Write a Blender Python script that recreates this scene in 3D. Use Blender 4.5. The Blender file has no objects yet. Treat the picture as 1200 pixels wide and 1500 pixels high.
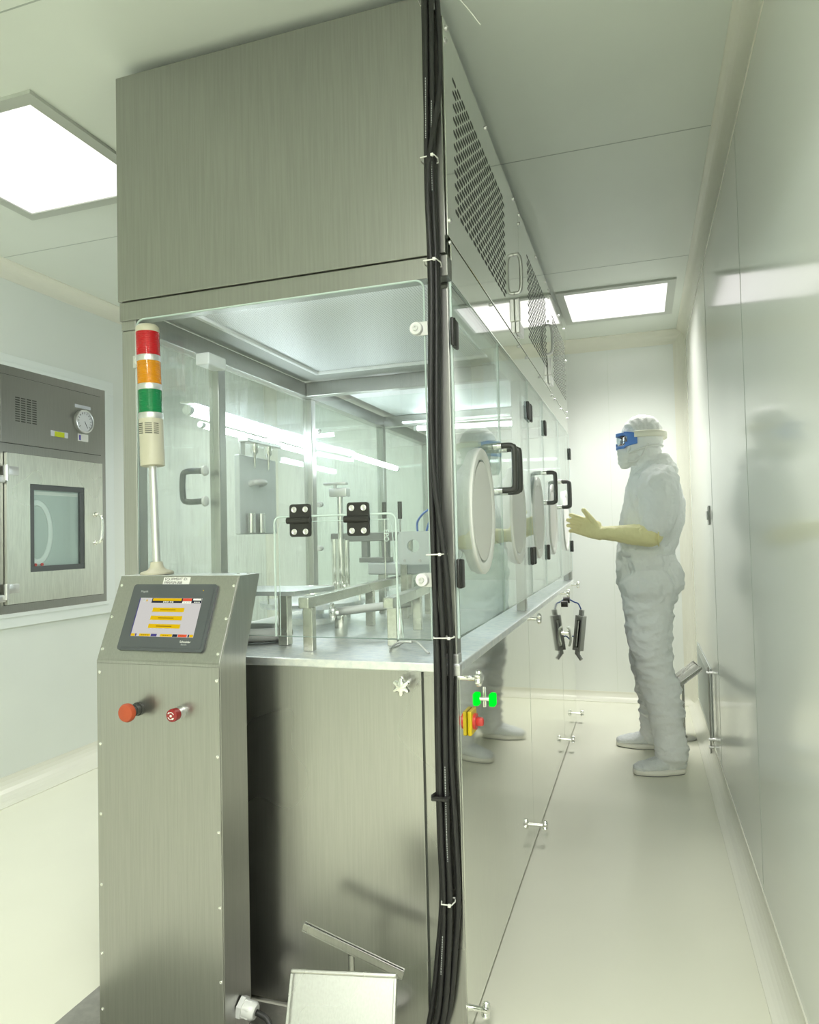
import bpy, bmesh, math, random
from mathutils import Vector, Matrix, noise
PI = math.pi
random.seed(7)
scn = bpy.context.scene
COL = scn.collection
W = {}          # world position of every object that parents others

# ------------------------------------------------------------------ camera
YAW, PITCH, ROLL, FPX = math.radians(18.1527), math.radians(1.841), math.radians(-1.332), 1034.75
CAM = Vector((0, 0, 1.2))
fw = Vector((-math.sin(YAW)*math.cos(PITCH), math.cos(YAW)*math.cos(PITCH), math.sin(PITCH)))
r0 = Vector((math.cos(YAW), math.sin(YAW), 0)); u0 = r0.cross(fw)
rt = r0*math.cos(ROLL) + u0*math.sin(ROLL); up = -r0*math.sin(ROLL) + u0*math.cos(ROLL)
cd = bpy.data.cameras.new('camera'); cam = bpy.data.objects.new('camera', cd); COL.objects.link(cam)
cam.matrix_world = Matrix(((rt.x, up.x, -fw.x, CAM.x), (rt.y, up.y, -fw.y, CAM.y), (rt.z, up.z, -fw.z, CAM.z), (0, 0, 0, 1)))
cd.sensor_fit = 'HORIZONTAL'; cd.sensor_width = 36; cd.lens = 36*FPX/1200; cd.clip_start = 0.02
scn.camera = cam

def at(axis, val, px, py):
    d = rt*((px-600)/FPX) - up*((py-750)/FPX) + fw
    i = 'xyz'.index(axis)
    return CAM + d*((val-CAM[i])/d[i])

# ------------------------------------------------------------------ materials
def nt(name):
    m = bpy.data.materials.new(name); m.use_nodes = True
    t = m.node_tree; t.nodes.clear()
    o = t.nodes.new('ShaderNodeOutputMaterial')
    return m, t, o
def pr(t, col, rough, metal=0, **k):
    b = t.nodes.new('ShaderNodeBsdfPrincipled')
    b.inputs['Base Color'].default_value = (*col, 1); b.inputs['Roughness'].default_value = rough; b.inputs['Metallic'].default_value = metal
    for a, v in k.items(): b.inputs[a.replace('_', ' ')].default_value = v
    return b
def coords(t, scale):
    tc = t.nodes.new('ShaderNodeTexCoord'); mp = t.nodes.new('ShaderNodeMapping'); mp.inputs['Scale'].default_value = scale
    t.links.new(tc.outputs['Object'], mp.inputs['Vector']); return mp.outputs['Vector']
def nz(t, vec, scale, detail=3, rough=.5):
    n = t.nodes.new('ShaderNodeTexNoise'); n.inputs['Scale'].default_value = scale; n.inputs['Detail'].default_value = detail
    n.inputs['Roughness'].default_value = rough; t.links.new(vec, n.inputs['Vector']); return n.outputs['Fac']
def ramp(t, fac, a, b, lo=.3, hi=.7):
    m = t.nodes.new('ShaderNodeMapRange'); m.interpolation_type = 'SMOOTHSTEP'; m.inputs['From Min'].default_value = lo; m.inputs['From Max'].default_value = hi
    m.inputs['To Min'].default_value = a; m.inputs['To Max'].default_value = b; t.links.new(fac, m.inputs['Value']); return m.outputs['Result']
def mixc(t, fac, a, b):
    m = t.nodes.new('ShaderNodeMix'); m.data_type = 'RGBA'; m.inputs[6].default_value = (*a, 1); m.inputs[7].default_value = (*b, 1)
    t.links.new(fac, m.inputs[0]); return m.outputs[2]
def bump(t, b, fac, strength, dist=.01):
    n = t.nodes.new('ShaderNodeBump'); n.inputs['Strength'].default_value = strength; n.inputs['Distance'].default_value = dist
    t.links.new(fac, n.inputs['Height']); t.links.new(n.outputs['Normal'], b.inputs['Normal'])
def plain(name, col, rough=.5, metal=0, **k):
    m, t, o = nt(name); b = pr(t, col, rough, metal, **k); t.links.new(b.outputs[0], o.inputs[0]); return m
def steel(name, col, r_lo, r_hi, grain=(60, 60, 2), wave=0, cvar=.08, bstr=.03):
    m, t, o = nt(name); b = pr(t, col, r_lo, 1)
    g = nz(t, coords(t, grain), 6, 4, .6)
    cl = nz(t, coords(t, (1, 1, 1)), 2.2, 2, .5)
    d = tuple(c*(1-cvar) for c in col); l = tuple(min(1, c*(1+cvar)) for c in col)
    t.links.new(mixc(t, ramp(t, g, 0, 1), d, l), b.inputs['Base Color'])
    t.links.new(ramp(t, cl, r_lo, r_hi, .15, .85), b.inputs['Roughness'])
    if wave:
        bump(t, b, nz(t, coords(t, (1, 1, 1)), 4, 1), wave, .02)
    elif bstr:
        bump(t, b, g, bstr, .001)
    t.links.new(b.outputs[0], o.inputs[0]); return m
def paint(name, col, rough, var=.03, spec=.5, orange=0, lines=None):
    m, t, o = nt(name); b = pr(t, col, rough); b.inputs['Specular IOR Level'].default_value = spec
    n = nz(t, coords(t, (1, 1, 1)), 1.6, 3)
    c = mixc(t, ramp(t, n, 0, 1), tuple(x*(1-var) for x in col), tuple(min(1, x*(1+var)) for x in col))
    t.links.new(c, b.inputs['Base Color'])
    if orange: bump(t, b, nz(t, coords(t, (1, 1, 1)), orange, 2), .04, .004)
    t.links.new(b.outputs[0], o.inputs[0]); return m
def glass(name, tint, haze, streak=0, power=5, hazecol=(.82, .87, .9)):
    m, t, o = nt(name); L = t.links.new
    tr = t.nodes.new('ShaderNodeBsdfTransparent'); tr.inputs[0].default_value = (*tint, 1)
    gl = t.nodes.new('ShaderNodeBsdfGlossy'); gl.inputs['Roughness'].default_value = .01; gl.inputs['Color'].default_value = (.95, .97, .96, 1)
    lw = t.nodes.new('ShaderNodeLayerWeight'); lw.inputs['Blend'].default_value = .5
    pw = t.nodes.new('ShaderNodeMath'); pw.operation = 'POWER'; pw.inputs[1].default_value = power; L(lw.outputs['Facing'], pw.inputs[0])
    fr = t.nodes.new('ShaderNodeMath'); fr.operation = 'MULTIPLY_ADD'; fr.inputs[1].default_value = .95; fr.inputs[2].default_value = .035; L(pw.outputs[0], fr.inputs[0])
    df = t.nodes.new('ShaderNodeBsdfDiffuse'); df.inputs[0].default_value = (*hazecol, 1)
    tl = t.nodes.new('ShaderNodeBsdfTranslucent'); tl.inputs[0].default_value = (*hazecol, 1)
    ad = t.nodes.new('ShaderNodeMixShader'); ad.inputs[0].default_value = .5; L(df.outputs[0], ad.inputs[1]); L(tl.outputs[0], ad.inputs[2])
    hz = t.nodes.new('ShaderNodeMixShader'); hz.inputs[0].default_value = haze; L(tr.outputs[0], hz.inputs[1]); L(ad.outputs[0], hz.inputs[2])
    if streak:
        a = nz(t, coords(t, (26, 26, 2.2)), 3, 6, .7); b_ = nz(t, coords(t, (1, 1, 1)), 2.2, 3)
        mu = t.nodes.new('ShaderNodeMath'); mu.operation = 'MULTIPLY'; L(ramp(t, a, 0, 1, .42, .8), mu.inputs[0]); L(ramp(t, b_, .15, 1, .35, .7), mu.inputs[1])
        sc = t.nodes.new('ShaderNodeMath'); sc.operation = 'MULTIPLY_ADD'; sc.inputs[1].default_value = streak; sc.inputs[2].default_value = haze; L(mu.outputs[0], sc.inputs[0])
        L(sc.outputs[0], hz.inputs[0])
    mx = t.nodes.new('ShaderNodeMixShader'); L(fr.outputs[0], mx.inputs[0]); L(hz.outputs[0], mx.inputs[1]); L(gl.outputs[0], mx.inputs[2])
    L(mx.outputs[0], o.inputs[0]); return m
def emit(name, col, s):
    m, t, o = nt(name); e = t.nodes.new('ShaderNodeEmission'); e.inputs[0].default_value = (*col, 1); e.inputs[1].default_value = s
    t.links.new(e.outputs[0], o.inputs[0]); return m
def fabric(name, col, rough, bs, sc):
    m, t, o = nt(name); b = pr(t, col, rough); b.inputs['Specular IOR Level'].default_value = .3
    bump(t, b, nz(t, coords(t, (1, 1, 1)), sc, 6, .65), bs, .01)
    b.inputs['Subsurface Weight'].default_value = .0
    t.links.new(b.outputs[0], o.inputs[0]); return m
def lens(name, col, alpha=.35):
    m, t, o = nt(name); b = pr(t, col, .12); b.inputs['Coat Weight'].default_value = .5
    tr = t.nodes.new('ShaderNodeBsdfTransparent'); tr.inputs[0].default_value = (*col, 1)
    mx = t.nodes.new('ShaderNodeMixShader'); mx.inputs[0].default_value = 1-alpha; t.links.new(tr.outputs[0], mx.inputs[1]); t.links.new(b.outputs[0], mx.inputs[2])
    w = t.nodes.new('ShaderNodeTexWave'); w.inputs['Scale'].default_value = 60; w.bands_direction = 'Z'; t.links.new(coords(t, (1, 1, 1)), w.inputs['Vector'])
    bump(t, b, w.outputs['Fac'], .3, .004)
    t.links.new(mx.outputs[0], o.inputs[0]); return m

M = dict(
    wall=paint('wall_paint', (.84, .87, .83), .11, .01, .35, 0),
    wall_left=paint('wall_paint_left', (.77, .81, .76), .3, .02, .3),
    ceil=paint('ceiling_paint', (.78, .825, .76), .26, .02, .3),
    floor=paint('floor_epoxy', (.84, .84, .71), .22, .02, .35, 3),
    cove=plain('cove_plastic', (.80, .80, .70), .3),
    seal=plain('seam_sealant', (.42, .46, .42), .5),
    seal_w=plain('seam_sealant_pale', (.75, .79, .73), .4),
    pvc=plain('white_plastic_channel', (.80, .85, .82), .3),
    steel=steel('brushed_steel', (.43, .43, .412), .28, .36, (60, 60, 1.2), 0, .05, .015),
    steel_h=steel('hood_steel', (.355, .357, .332), .36, .44, (26, 26, .8), 0, .05, .012),
    steel_d=steel('wiped_steel', (.47, .47, .45), .24, .31, (50, 50, 1.2), 0, .04, .01),
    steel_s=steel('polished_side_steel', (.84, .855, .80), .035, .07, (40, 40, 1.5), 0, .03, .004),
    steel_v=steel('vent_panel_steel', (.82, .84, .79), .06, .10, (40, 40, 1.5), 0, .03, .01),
    steel_p=steel('wavy_steel', (.84, .85, .79), .26, .36, (50, 50, 2), .25),
    bar=steel('square_bar_steel', (.64, .64, .58), .2, .32, (20, 20, 20)),
    counter=steel('counter_steel', (.92, .95, .985), .34, .42, (8, 8, 8)),
    chrome=plain('chrome', (.86, .86, .83), .08, 1),
    alu=plain('aluminium', (.72, .72, .72), .38, 1),
    dark=plain('slot_shadow_metal', (.05, .055, .045), .6),
    black=plain('black_plastic', (.022, .022, .02), .38),
    grey_h=plain('dark_grey_plastic', (.06, .062, .055), .35),
    rubber=plain('cable_rubber', (.018, .018, .018), .42),
    white=plain('white_plastic', (.85, .86, .84), .3),
    tie=plain('tie_nylon', (.85, .85, .80), .4),
    beige=plain('beige_plastic', (.56, .54, .42), .4),
    port=plain('white_port_plastic', (.86, .87, .84), .28),
    sleeve=plain('sleeve_rubber', (.88, .87, .85), .5),
    glass=glass('door_glass', (.955, .985, .97), .012),
    glass_f=glass('front_window_glass', (.97, .985, .98), .015, .05),
    glass_l=glass('side_window_glass', (.955, .985, .98), .03, .34),
    gedge=plain('glass_edge', (.62, .74, .70), .15),
    panel=emit('light_panel', (1, .985, .94), 1.05),
    tube=emit('added_tube_glow', (.90, .96, 1), 20),
    lframe=plain('light_frame_paint', (.50, .53, .48), .4),
    diff=None,
    bezel=plain('screen_bezel', (.075, .085, .09), .4),
    scr_w=emit('screen_white', (.82, .80, .76), .55),
    scr_y=emit('screen_yellow', (.80, .52, .01), .7),
    scr_r=emit('screen_red', (.85, .12, .06), .7),
    scr_d=emit('screen_dark', (.05, .06, .08), .5),
    scr_b=emit('screen_blue', (.10, .09, .28), .6),
    scr_t=emit('screen_text', (.40, .24, .01), .5),
    ink=plain('black_ink', (.015, .015, .015), .5),
    label=plain('white_label', (.78, .78, .74), .45),
    print_=plain('grey_print', (.45, .47, .47), .5),
    red_btn=plain('orange_red_plastic', (.44, .075, .025), .45),
    red_d=plain('dark_red_plastic', (.28, .02, .02), .25),
    red=plain('switch_red', (.62, .06, .05), .3),
    yellow=plain('switch_yellow', (.75, .56, .01), .35),
    green=emit('green_lamp', (.0, .9, .02), 1.1),
    l_red=lens('red_lens', (.72, .012, .02)), l_amb=lens('amber_lens', (.92, .38, .0)), l_grn=lens('green_lens', (.0, .30, .09)),
    suit=fabric('coverall_fabric', (.91, .935, .925), .75, .8, 20),
    hood=fabric('hood_fabric', (.91, .925, .90), .75, .7, 28),
    mask=fabric('mask_fabric', (.86, .87, .83), .8, .15, 120),
    glove=fabric('latex_glove', (.88, .83, .46), .45, .25, 90),
    shoe=fabric('shoe_fabric', (.82, .86, .85), .7, .9, 45),
    sole=plain('shoe_sole', (.84, .84, .76), .5), tread=plain('shoe_tread', (.22, .23, .22), .6),
    gog=plain('goggle_blue', (.10, .26, .72), .3), gstrap=plain('goggle_strap', (.86, .85, .72), .6),
    glens=glass('goggle_lens', (.80, .84, .86), .03),
    skin=plain('skin', (.40, .24, .16), .5), eye=plain('eye_white', (.8, .8, .78), .2), iris=plain('iris', (.05, .03, .02), .2), brow=plain('eyebrow_hair', (.03, .02, .015), .7),
    blue=plain('blue_tube', (.08, .20, .62), .3), bluew=plain('blue_wire', (.03, .08, .30), .4),
    gauge=plain('gauge_face', (.74, .76, .78), .3), yg=plain('yellow_green_sticker', (.55, .62, .02), .5),
    lilac=plain('pale_sticker', (.62, .64, .68), .5), window_d=plain('window_frame_dark', (.10, .11, .11), .3),
    chamber=plain('chamber_lining', (.55, .62, .60), .35), grey=plain('grey_box_plastic', (.36, .375, .35), .45),
    grille=plain('grille_grey', (.52, .56, .53), .4), board=plain('pale_board', (.82, .87, .86), .45),
    floorplate=steel('worn_plate', (.42, .41, .38), .35, .5, (6, 6, 6)),
)
# perforated sheet over the chamber
m, t, o = nt('perforated_sheet'); b = pr(t, (.80, .82, .84), .4)
v = t.nodes.new('ShaderNodeTexVoronoi'); v.inputs['Scale'].default_value = 1; v.inputs['Randomness'].default_value = 0
t.links.new(coords(t, (130, 130, 0)), v.inputs['Vector'])
t.links.new(mixc(t, ramp(t, v.outputs['Distance'], 1, 0, .22, .30), (.90, .92, .94), (.42, .44, .46)), b.inputs['Base Color'])
t.links.new(b.outputs[0], o.inputs[0]); M['diff'] = m

# ------------------------------------------------------------------ mesh builder
class MB:
    def __init__(s): s.bm = bmesh.new(); s.mats = []
    def _mi(s, faces, mi):
        for f in faces: f.material_index = mi
    def box(s, lo, hi, bev=0, mi=0, rot=None, pivot=None, seg=2):
        lo, hi = Vector(lo), Vector(hi); c = (lo+hi)/2; d = hi-lo
        r = bmesh.ops.create_cube(s.bm, size=1); vs = r['verts']
        for v in vs: v.co = Vector((v.co.x*d.x, v.co.y*d.y, v.co.z*d.z)) + c
        fs = {f for v in vs for f in v.link_faces}; s._mi(fs, mi)
        if bev:
            es = {e for v in vs for e in v.link_edges}
            r2 = bmesh.ops.bevel(s.bm, geom=list(es), offset=bev, segments=seg, affect='EDGES', profile=.5)
            s._mi(r2['faces'], mi); vs = list({v for f in r2['faces'] for v in f.verts} | {v for v in vs if v.is_valid})
        if rot is not None:
            p = Vector(pivot) if pivot is not None else c
            for v in vs: v.co = rot @ (v.co-p) + p
        return s
    def ring(s, c, ax, r, n, a0=0, ref=None):
        ax = Vector(ax).normalized()
        ref = Vector(ref) if ref is not None else (Vector((0, 0, 1)) if abs(ax.z) < .9 else Vector((1, 0, 0)))
        e1 = (ref - ax*ref.dot(ax)).normalized(); e2 = ax.cross(e1)
        return [s.bm.verts.new(Vector(c) + (e1*math.cos(a0+2*PI*i/n) + e2*math.sin(a0+2*PI*i/n))*r) for i in range(n)]
    def skin(s, rings, mi=0, caps=True, smooth=True, closed=False):
        n = len(rings[0]); k = len(rings)
        for j in range(k if closed else k-1):
            a, b = rings[j], rings[(j+1) % k]
            for i in range(n):
                f = s.bm.faces.new((a[i], a[(i+1) % n], b[(i+1) % n], b[i])); f.material_index = mi; f.smooth = smooth
        if caps and not closed:
            f = s.bm.faces.new(rings[0][::-1]); f.material_index = mi
            f = s.bm.faces.new(rings[-1]); f.material_index = mi
        return s
    def cyl(s, p0, p1, r0_, r1_=None, n=24, mi=0, smooth=True):
        p0, p1 = Vector(p0), Vector(p1); ax = p1-p0
        s.skin([s.ring(p0, ax, r0_, n), s.ring(p1, ax, r0_ if r1_ is None else r1_, n)], mi, True, smooth); return s
    def lathe(s, p0, ax, prof, n=28, mi=0, lobes=0, depth=0):
        p0 = Vector(p0); ax = Vector(ax).normalized(); rings = []
        for h, r in prof:
            rg = s.ring(p0+ax*h, ax, max(r, 1e-4), n)
            if lobes and r > depth*1.5:
                c = p0+ax*h
                for i, v in enumerate(rg):
                    v.co = c + (v.co-c)*(1 - depth/r*(.5-.5*math.cos(lobes*2*PI*i/n)))
            rings.append(rg)
        s.skin(rings, mi); return s
    def tube(s, pts, r, n=10, mi=0, smooth_path=0, closed=False):
        pts = [Vector(p) for p in pts]
        if smooth_path: pts = catmull(pts, smooth_path)
        rings = []; prev = None
        for i, p in enumerate(pts):
            if closed: tdir = pts[(i+1) % len(pts)]-pts[i-1]
            else: tdir = (pts[min(i+1, len(pts)-1)]-pts[max(i-1, 0)])
            tdir.normalize()
            if prev is None: ref = Vector((0, 0, 1)) if abs(tdir.z) < .9 else Vector((1, 0, 0))
            else: ref = prev
            e1 = (ref - tdir*ref.dot(tdir)).normalized(); prev = e1; e2 = tdir.cross(e1)
            rr = r[i] if isinstance(r, (list, tuple)) and len(r) == len(pts) else (r if not isinstance(r, (list, tuple)) else r[0])
            rings.append([s.bm.verts.new(p+(e1*math.cos(2*PI*k/n)+e2*math.sin(2*PI*k/n))*rr) for k in range(n)])
        s.skin(rings, mi, True, True, closed); return s
    def prism(s, poly, vec, mi=0):
        vec = Vector(vec)
        a = [s.bm.verts.new(Vector(p)) for p in poly]; b = [s.bm.verts.new(Vector(p)+vec) for p in poly]; n = len(a)
        fs = [s.bm.faces.new(a[::-1]), s.bm.faces.new(b)]
        for i in range(n): fs.append(s.bm.faces.new((a[i], a[(i+1) % n], b[(i+1) % n], b[i])))
        s._mi(fs, mi); return s
    def xf(s, mat):
        for v in s.bm.verts: v.co = mat @ v.co
        return s
    def build(s, name, mats, parent=None, smooth=False):
        me = bpy.data.meshes.new(name); off = W.get(parent.name, Vector()) if parent else Vector()
        bmesh.ops.recalc_face_normals(s.bm, faces=s.bm.faces)
        if parent:
            for v in s.bm.verts: v.co -= off
        s.bm.to_mesh(me); s.bm.free()
        for mm in (mats if isinstance(mats, (list, tuple)) else [mats]): me.materials.append(mm)
        if smooth:
            for p in me.polygons: p.use_smooth = True
        elif any(p.use_smooth for p in me.polygons): me.set_sharp_from_angle(angle=math.radians(42))
        ob = bpy.data.objects.new(name, me); COL.objects.link(ob)
        if parent: ob.parent = parent; W[ob.name] = off.copy()
        else:
            # put a top-level mesh's origin at the middle of its base
            if len(me.vertices):
                xs = [v.co.x for v in me.vertices]; ys = [v.co.y for v in me.vertices]; z0 = min(v.co.z for v in me.vertices)
                c = Vector(((min(xs)+max(xs))/2, (min(ys)+max(ys))/2, z0)); me.transform(Matrix.Translation(-c)); ob.location = c; W[ob.name] = c
        return ob
def catmull(p, k):
    out = []
    for i in range(len(p)-1):
        a, b, c, d = p[max(i-1, 0)], p[i], p[i+1], p[min(i+2, len(p)-1)]
        for j in range(k):
            t = j/k
            out.append(.5*((2*b) + (c-a)*t + (2*a-5*b+4*c-d)*t*t + (3*b-a-3*c+d)*t**3))
    out.append(p[-1]); return out
def rrect(x0, x1, z0, z1, r, n=5, corners=(1, 1, 1, 1)):
    """rounded rectangle in two coordinates, anticlockwise from lower left"""
    pts = []
    for (cx, cz, a, k) in ((x0, z0, PI, 0), (x1, z0, 1.5*PI, 1), (x1, z1, 0, 2), (x0, z1, .5*PI, 3)):
        if not corners[k]: pts.append((cx, cz)); continue
        ox = cx + (r if cx == x0 else -r); oz = cz + (r if cz == z0 else -r)
        for i in range(n+1):
            t = a + .5*PI*i/n; pts.append((ox+r*math.cos(t), oz+r*math.sin(t)))
    return pts
def tag(o, label, cat, group=None):
    o['label'] = label; o['category'] = cat
    if group: o['group'] = group
    return o
def thing(name, label, cat, loc, group=None):
    o = bpy.data.objects.new(name, None); o.empty_display_size = .1; COL.objects.link(o); o.location = loc; W[o.name] = Vector(loc)
    return tag(o, label, cat, group)
def struct(o): o['kind'] = 'structure'; return o
def lab(o, s): o['label'] = s; return o
def copy_tree(o, parent=None):
    c = o.copy(); COL.objects.link(c); W[c.name] = W.get(o.name, Vector()).copy()
    if parent: c.parent = parent
    for ch in list(o.children): copy_tree(ch, c)
    return c
def text(name, body, size, mat4, mat, parent, align='LEFT', depth=.0002):
    cu = bpy.data.curves.new(name, 'FONT'); cu.body = body; cu.size = size; cu.extrude = depth; cu.align_x = align
    tmp = bpy.data.objects.new(name, cu); COL.objects.link(tmp); bpy.context.view_layer.update()
    me = bpy.data.meshes.new_from_object(tmp.evaluated_get(bpy.context.evaluated_depsgraph_get()))
    bpy.data.objects.remove(tmp); me.transform(Matrix.Translation(-W[parent.name]) @ mat4); me.materials.clear(); me.materials.append(mat)
    ob = bpy.data.objects.new(name, me); COL.objects.link(ob); ob.parent = parent; W[ob.name] = W[parent.name].copy(); return ob
# ------------------------------------------------------------------ the room
XL, XR, YB, YF, ZR = -2.92, .325, 5.2, -2.3, 2.57
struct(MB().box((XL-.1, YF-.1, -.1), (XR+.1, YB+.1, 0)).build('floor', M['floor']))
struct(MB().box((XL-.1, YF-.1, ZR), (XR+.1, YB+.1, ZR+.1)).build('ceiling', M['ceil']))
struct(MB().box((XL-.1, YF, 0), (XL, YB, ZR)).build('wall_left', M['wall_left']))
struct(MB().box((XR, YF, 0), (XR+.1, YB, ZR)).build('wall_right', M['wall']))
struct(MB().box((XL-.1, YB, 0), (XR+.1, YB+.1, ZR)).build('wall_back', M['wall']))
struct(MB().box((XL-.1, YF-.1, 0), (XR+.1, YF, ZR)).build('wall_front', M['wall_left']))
def cove(name, corner, a, b, along, ra, rb, lip=.004):
    """concave quarter cove: corner point, unit vectors a and b into the room, run vector"""
    c = Vector(corner); a = Vector(a); b = Vector(b); pts = [c, c+a*(ra+lip), c+a*(ra+lip)+b*lip]
    for i in range(9):
        t = .5*PI*i/8
        pts.append(c + a*(ra-(ra-lip)*math.sin(t)) + b*(rb-(rb-lip)*math.cos(t)))
    pts += [c+a*lip+b*(rb+lip), c+b*(rb+lip)]
    return struct(MB().prism(pts, along).build(name, M['cove']))
cove('trim_1', (XR, YF, ZR), (-1, 0, 0), (0, 0, -1), (0, YB-YF, 0), .052, .085)
cove('trim_2', (XL, YF, ZR), (1, 0, 0), (0, 0, -1), (0, YB-YF, 0), .06, .07)
cove('trim_3', (XL, YB, ZR), (0, -1, 0), (0, 0, -1), (XR-XL, 0, 0), .06, .085)
cove('trim_4', (XR, YB, 0), (-1, 0, 0), (0, -1, 0), (0, 0, ZR), .075, .075)
cove('trim_5', (XL, YB, 0), (1, 0, 0), (0, -1, 0), (0, 0, ZR), .075, .075)
cove('baseboard_right', (XR, YF, 0), (-1, 0, 0), (0, 0, 1), (0, YB-YF, 0), .06, .06)
cove('baseboard_left', (XL, YF, 0), (1, 0, 0), (0, 0, 1), (0, YB-YF, 0), .13, .09)
cove('baseboard_back', (XL, YB, 0), (0, -1, 0), (0, 0, 1), (XR-XL, 0, 0), .06, .06)
# sealed joints between the wall and ceiling panels
k = 6
for y in (.17, 1.37, 2.575, 3.775):
    struct(MB().box((-.9 if y > 3 else XL+.06, y-.0022, ZR-.0008), (XR-.055, y+.0022, ZR+.002)).build('trim_%d' % k, M['seal'] if y != 2.575 else M['seal'])); k += 1
for y in (1.26, 2.46, 3.66):
    struct(MB().box((XR-.0008, y-.0018, .062), (XR+.002, y+.0018, ZR-.085)).build('trim_%d' % k, M['seal'])); k += 1
for x in (-.195, -1.4, -2.6):
    struct(MB().box((x-.0018, YB-.0008, .062), (x+.0018, YB+.002, ZR-.085)).build('trim_%d' % k, M['seal_w'])); k += 1

# ceiling light panels (set in the ceiling; frame lip hangs 6 mm below it)
def ceiling_light(x0, x1, y0, y1, label, watt, spread=125):
    t = thing('ceiling_light', label, 'light', ((x0+x1)/2, (y0+y1)/2, ZR-.012), 'square ceiling light panels')
    f = MB(); w = .045
    for lo, hi in (((x0, y0), (x1, y0+w)), ((x0, y1-w), (x1, y1)), ((x0, y0+w), (x0+w, y1-w)), ((x1-w, y0+w), (x1, y1-w))):
        f.box((*lo, ZR-.012), (*hi, ZR-.0005))
    f.build('frame', M['lframe'], t)
    MB().box((x0+w, y0+w, ZR-.007), (x1-w, y1-w, ZR-.0012)).build('diffuser', M['panel'], t)
    ld = bpy.data.lights.new('panel_light', 'AREA'); ld.shape = 'RECTANGLE'; ld.size = x1-x0-2*w; ld.size_y = y1-y0-2*w
    ld.energy = watt; ld.color = (1, .99, .945); ld.spread = math.radians(spread)
    lo = bpy.data.objects.new('panel_light', ld); COL.objects.link(lo); lo.parent = t; lo.location = (0, 0, -.004)
    return t
ceiling_light(-.43, .225, 4.08, 4.73, 'lit square ceiling panel beyond the machine, above the person', 11.5, 122)
ceiling_light(-2.395, -1.712, 1.637, 2.30, 'lit square ceiling panel left of the steel hood, near the hatch', 3.4)
ceiling_light(-2.395, -1.712, 4.08, 4.73, 'unseen lit ceiling panel added in the left bay behind the machine hood', 11)  # panel added out of view to brighten the left bay and the chamber
ceiling_light(-.43, .225, -.10, .55, 'unseen lit ceiling panel added over the aisle above the camera', 15, 138)  # panel added out of view to brighten the near aisle
ceiling_light(-.43, .225, -1.75, -1.10, 'unseen lit ceiling panel added at the near end of the aisle', 35, 180)  # panel added behind the view to light the person and the aisle

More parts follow.
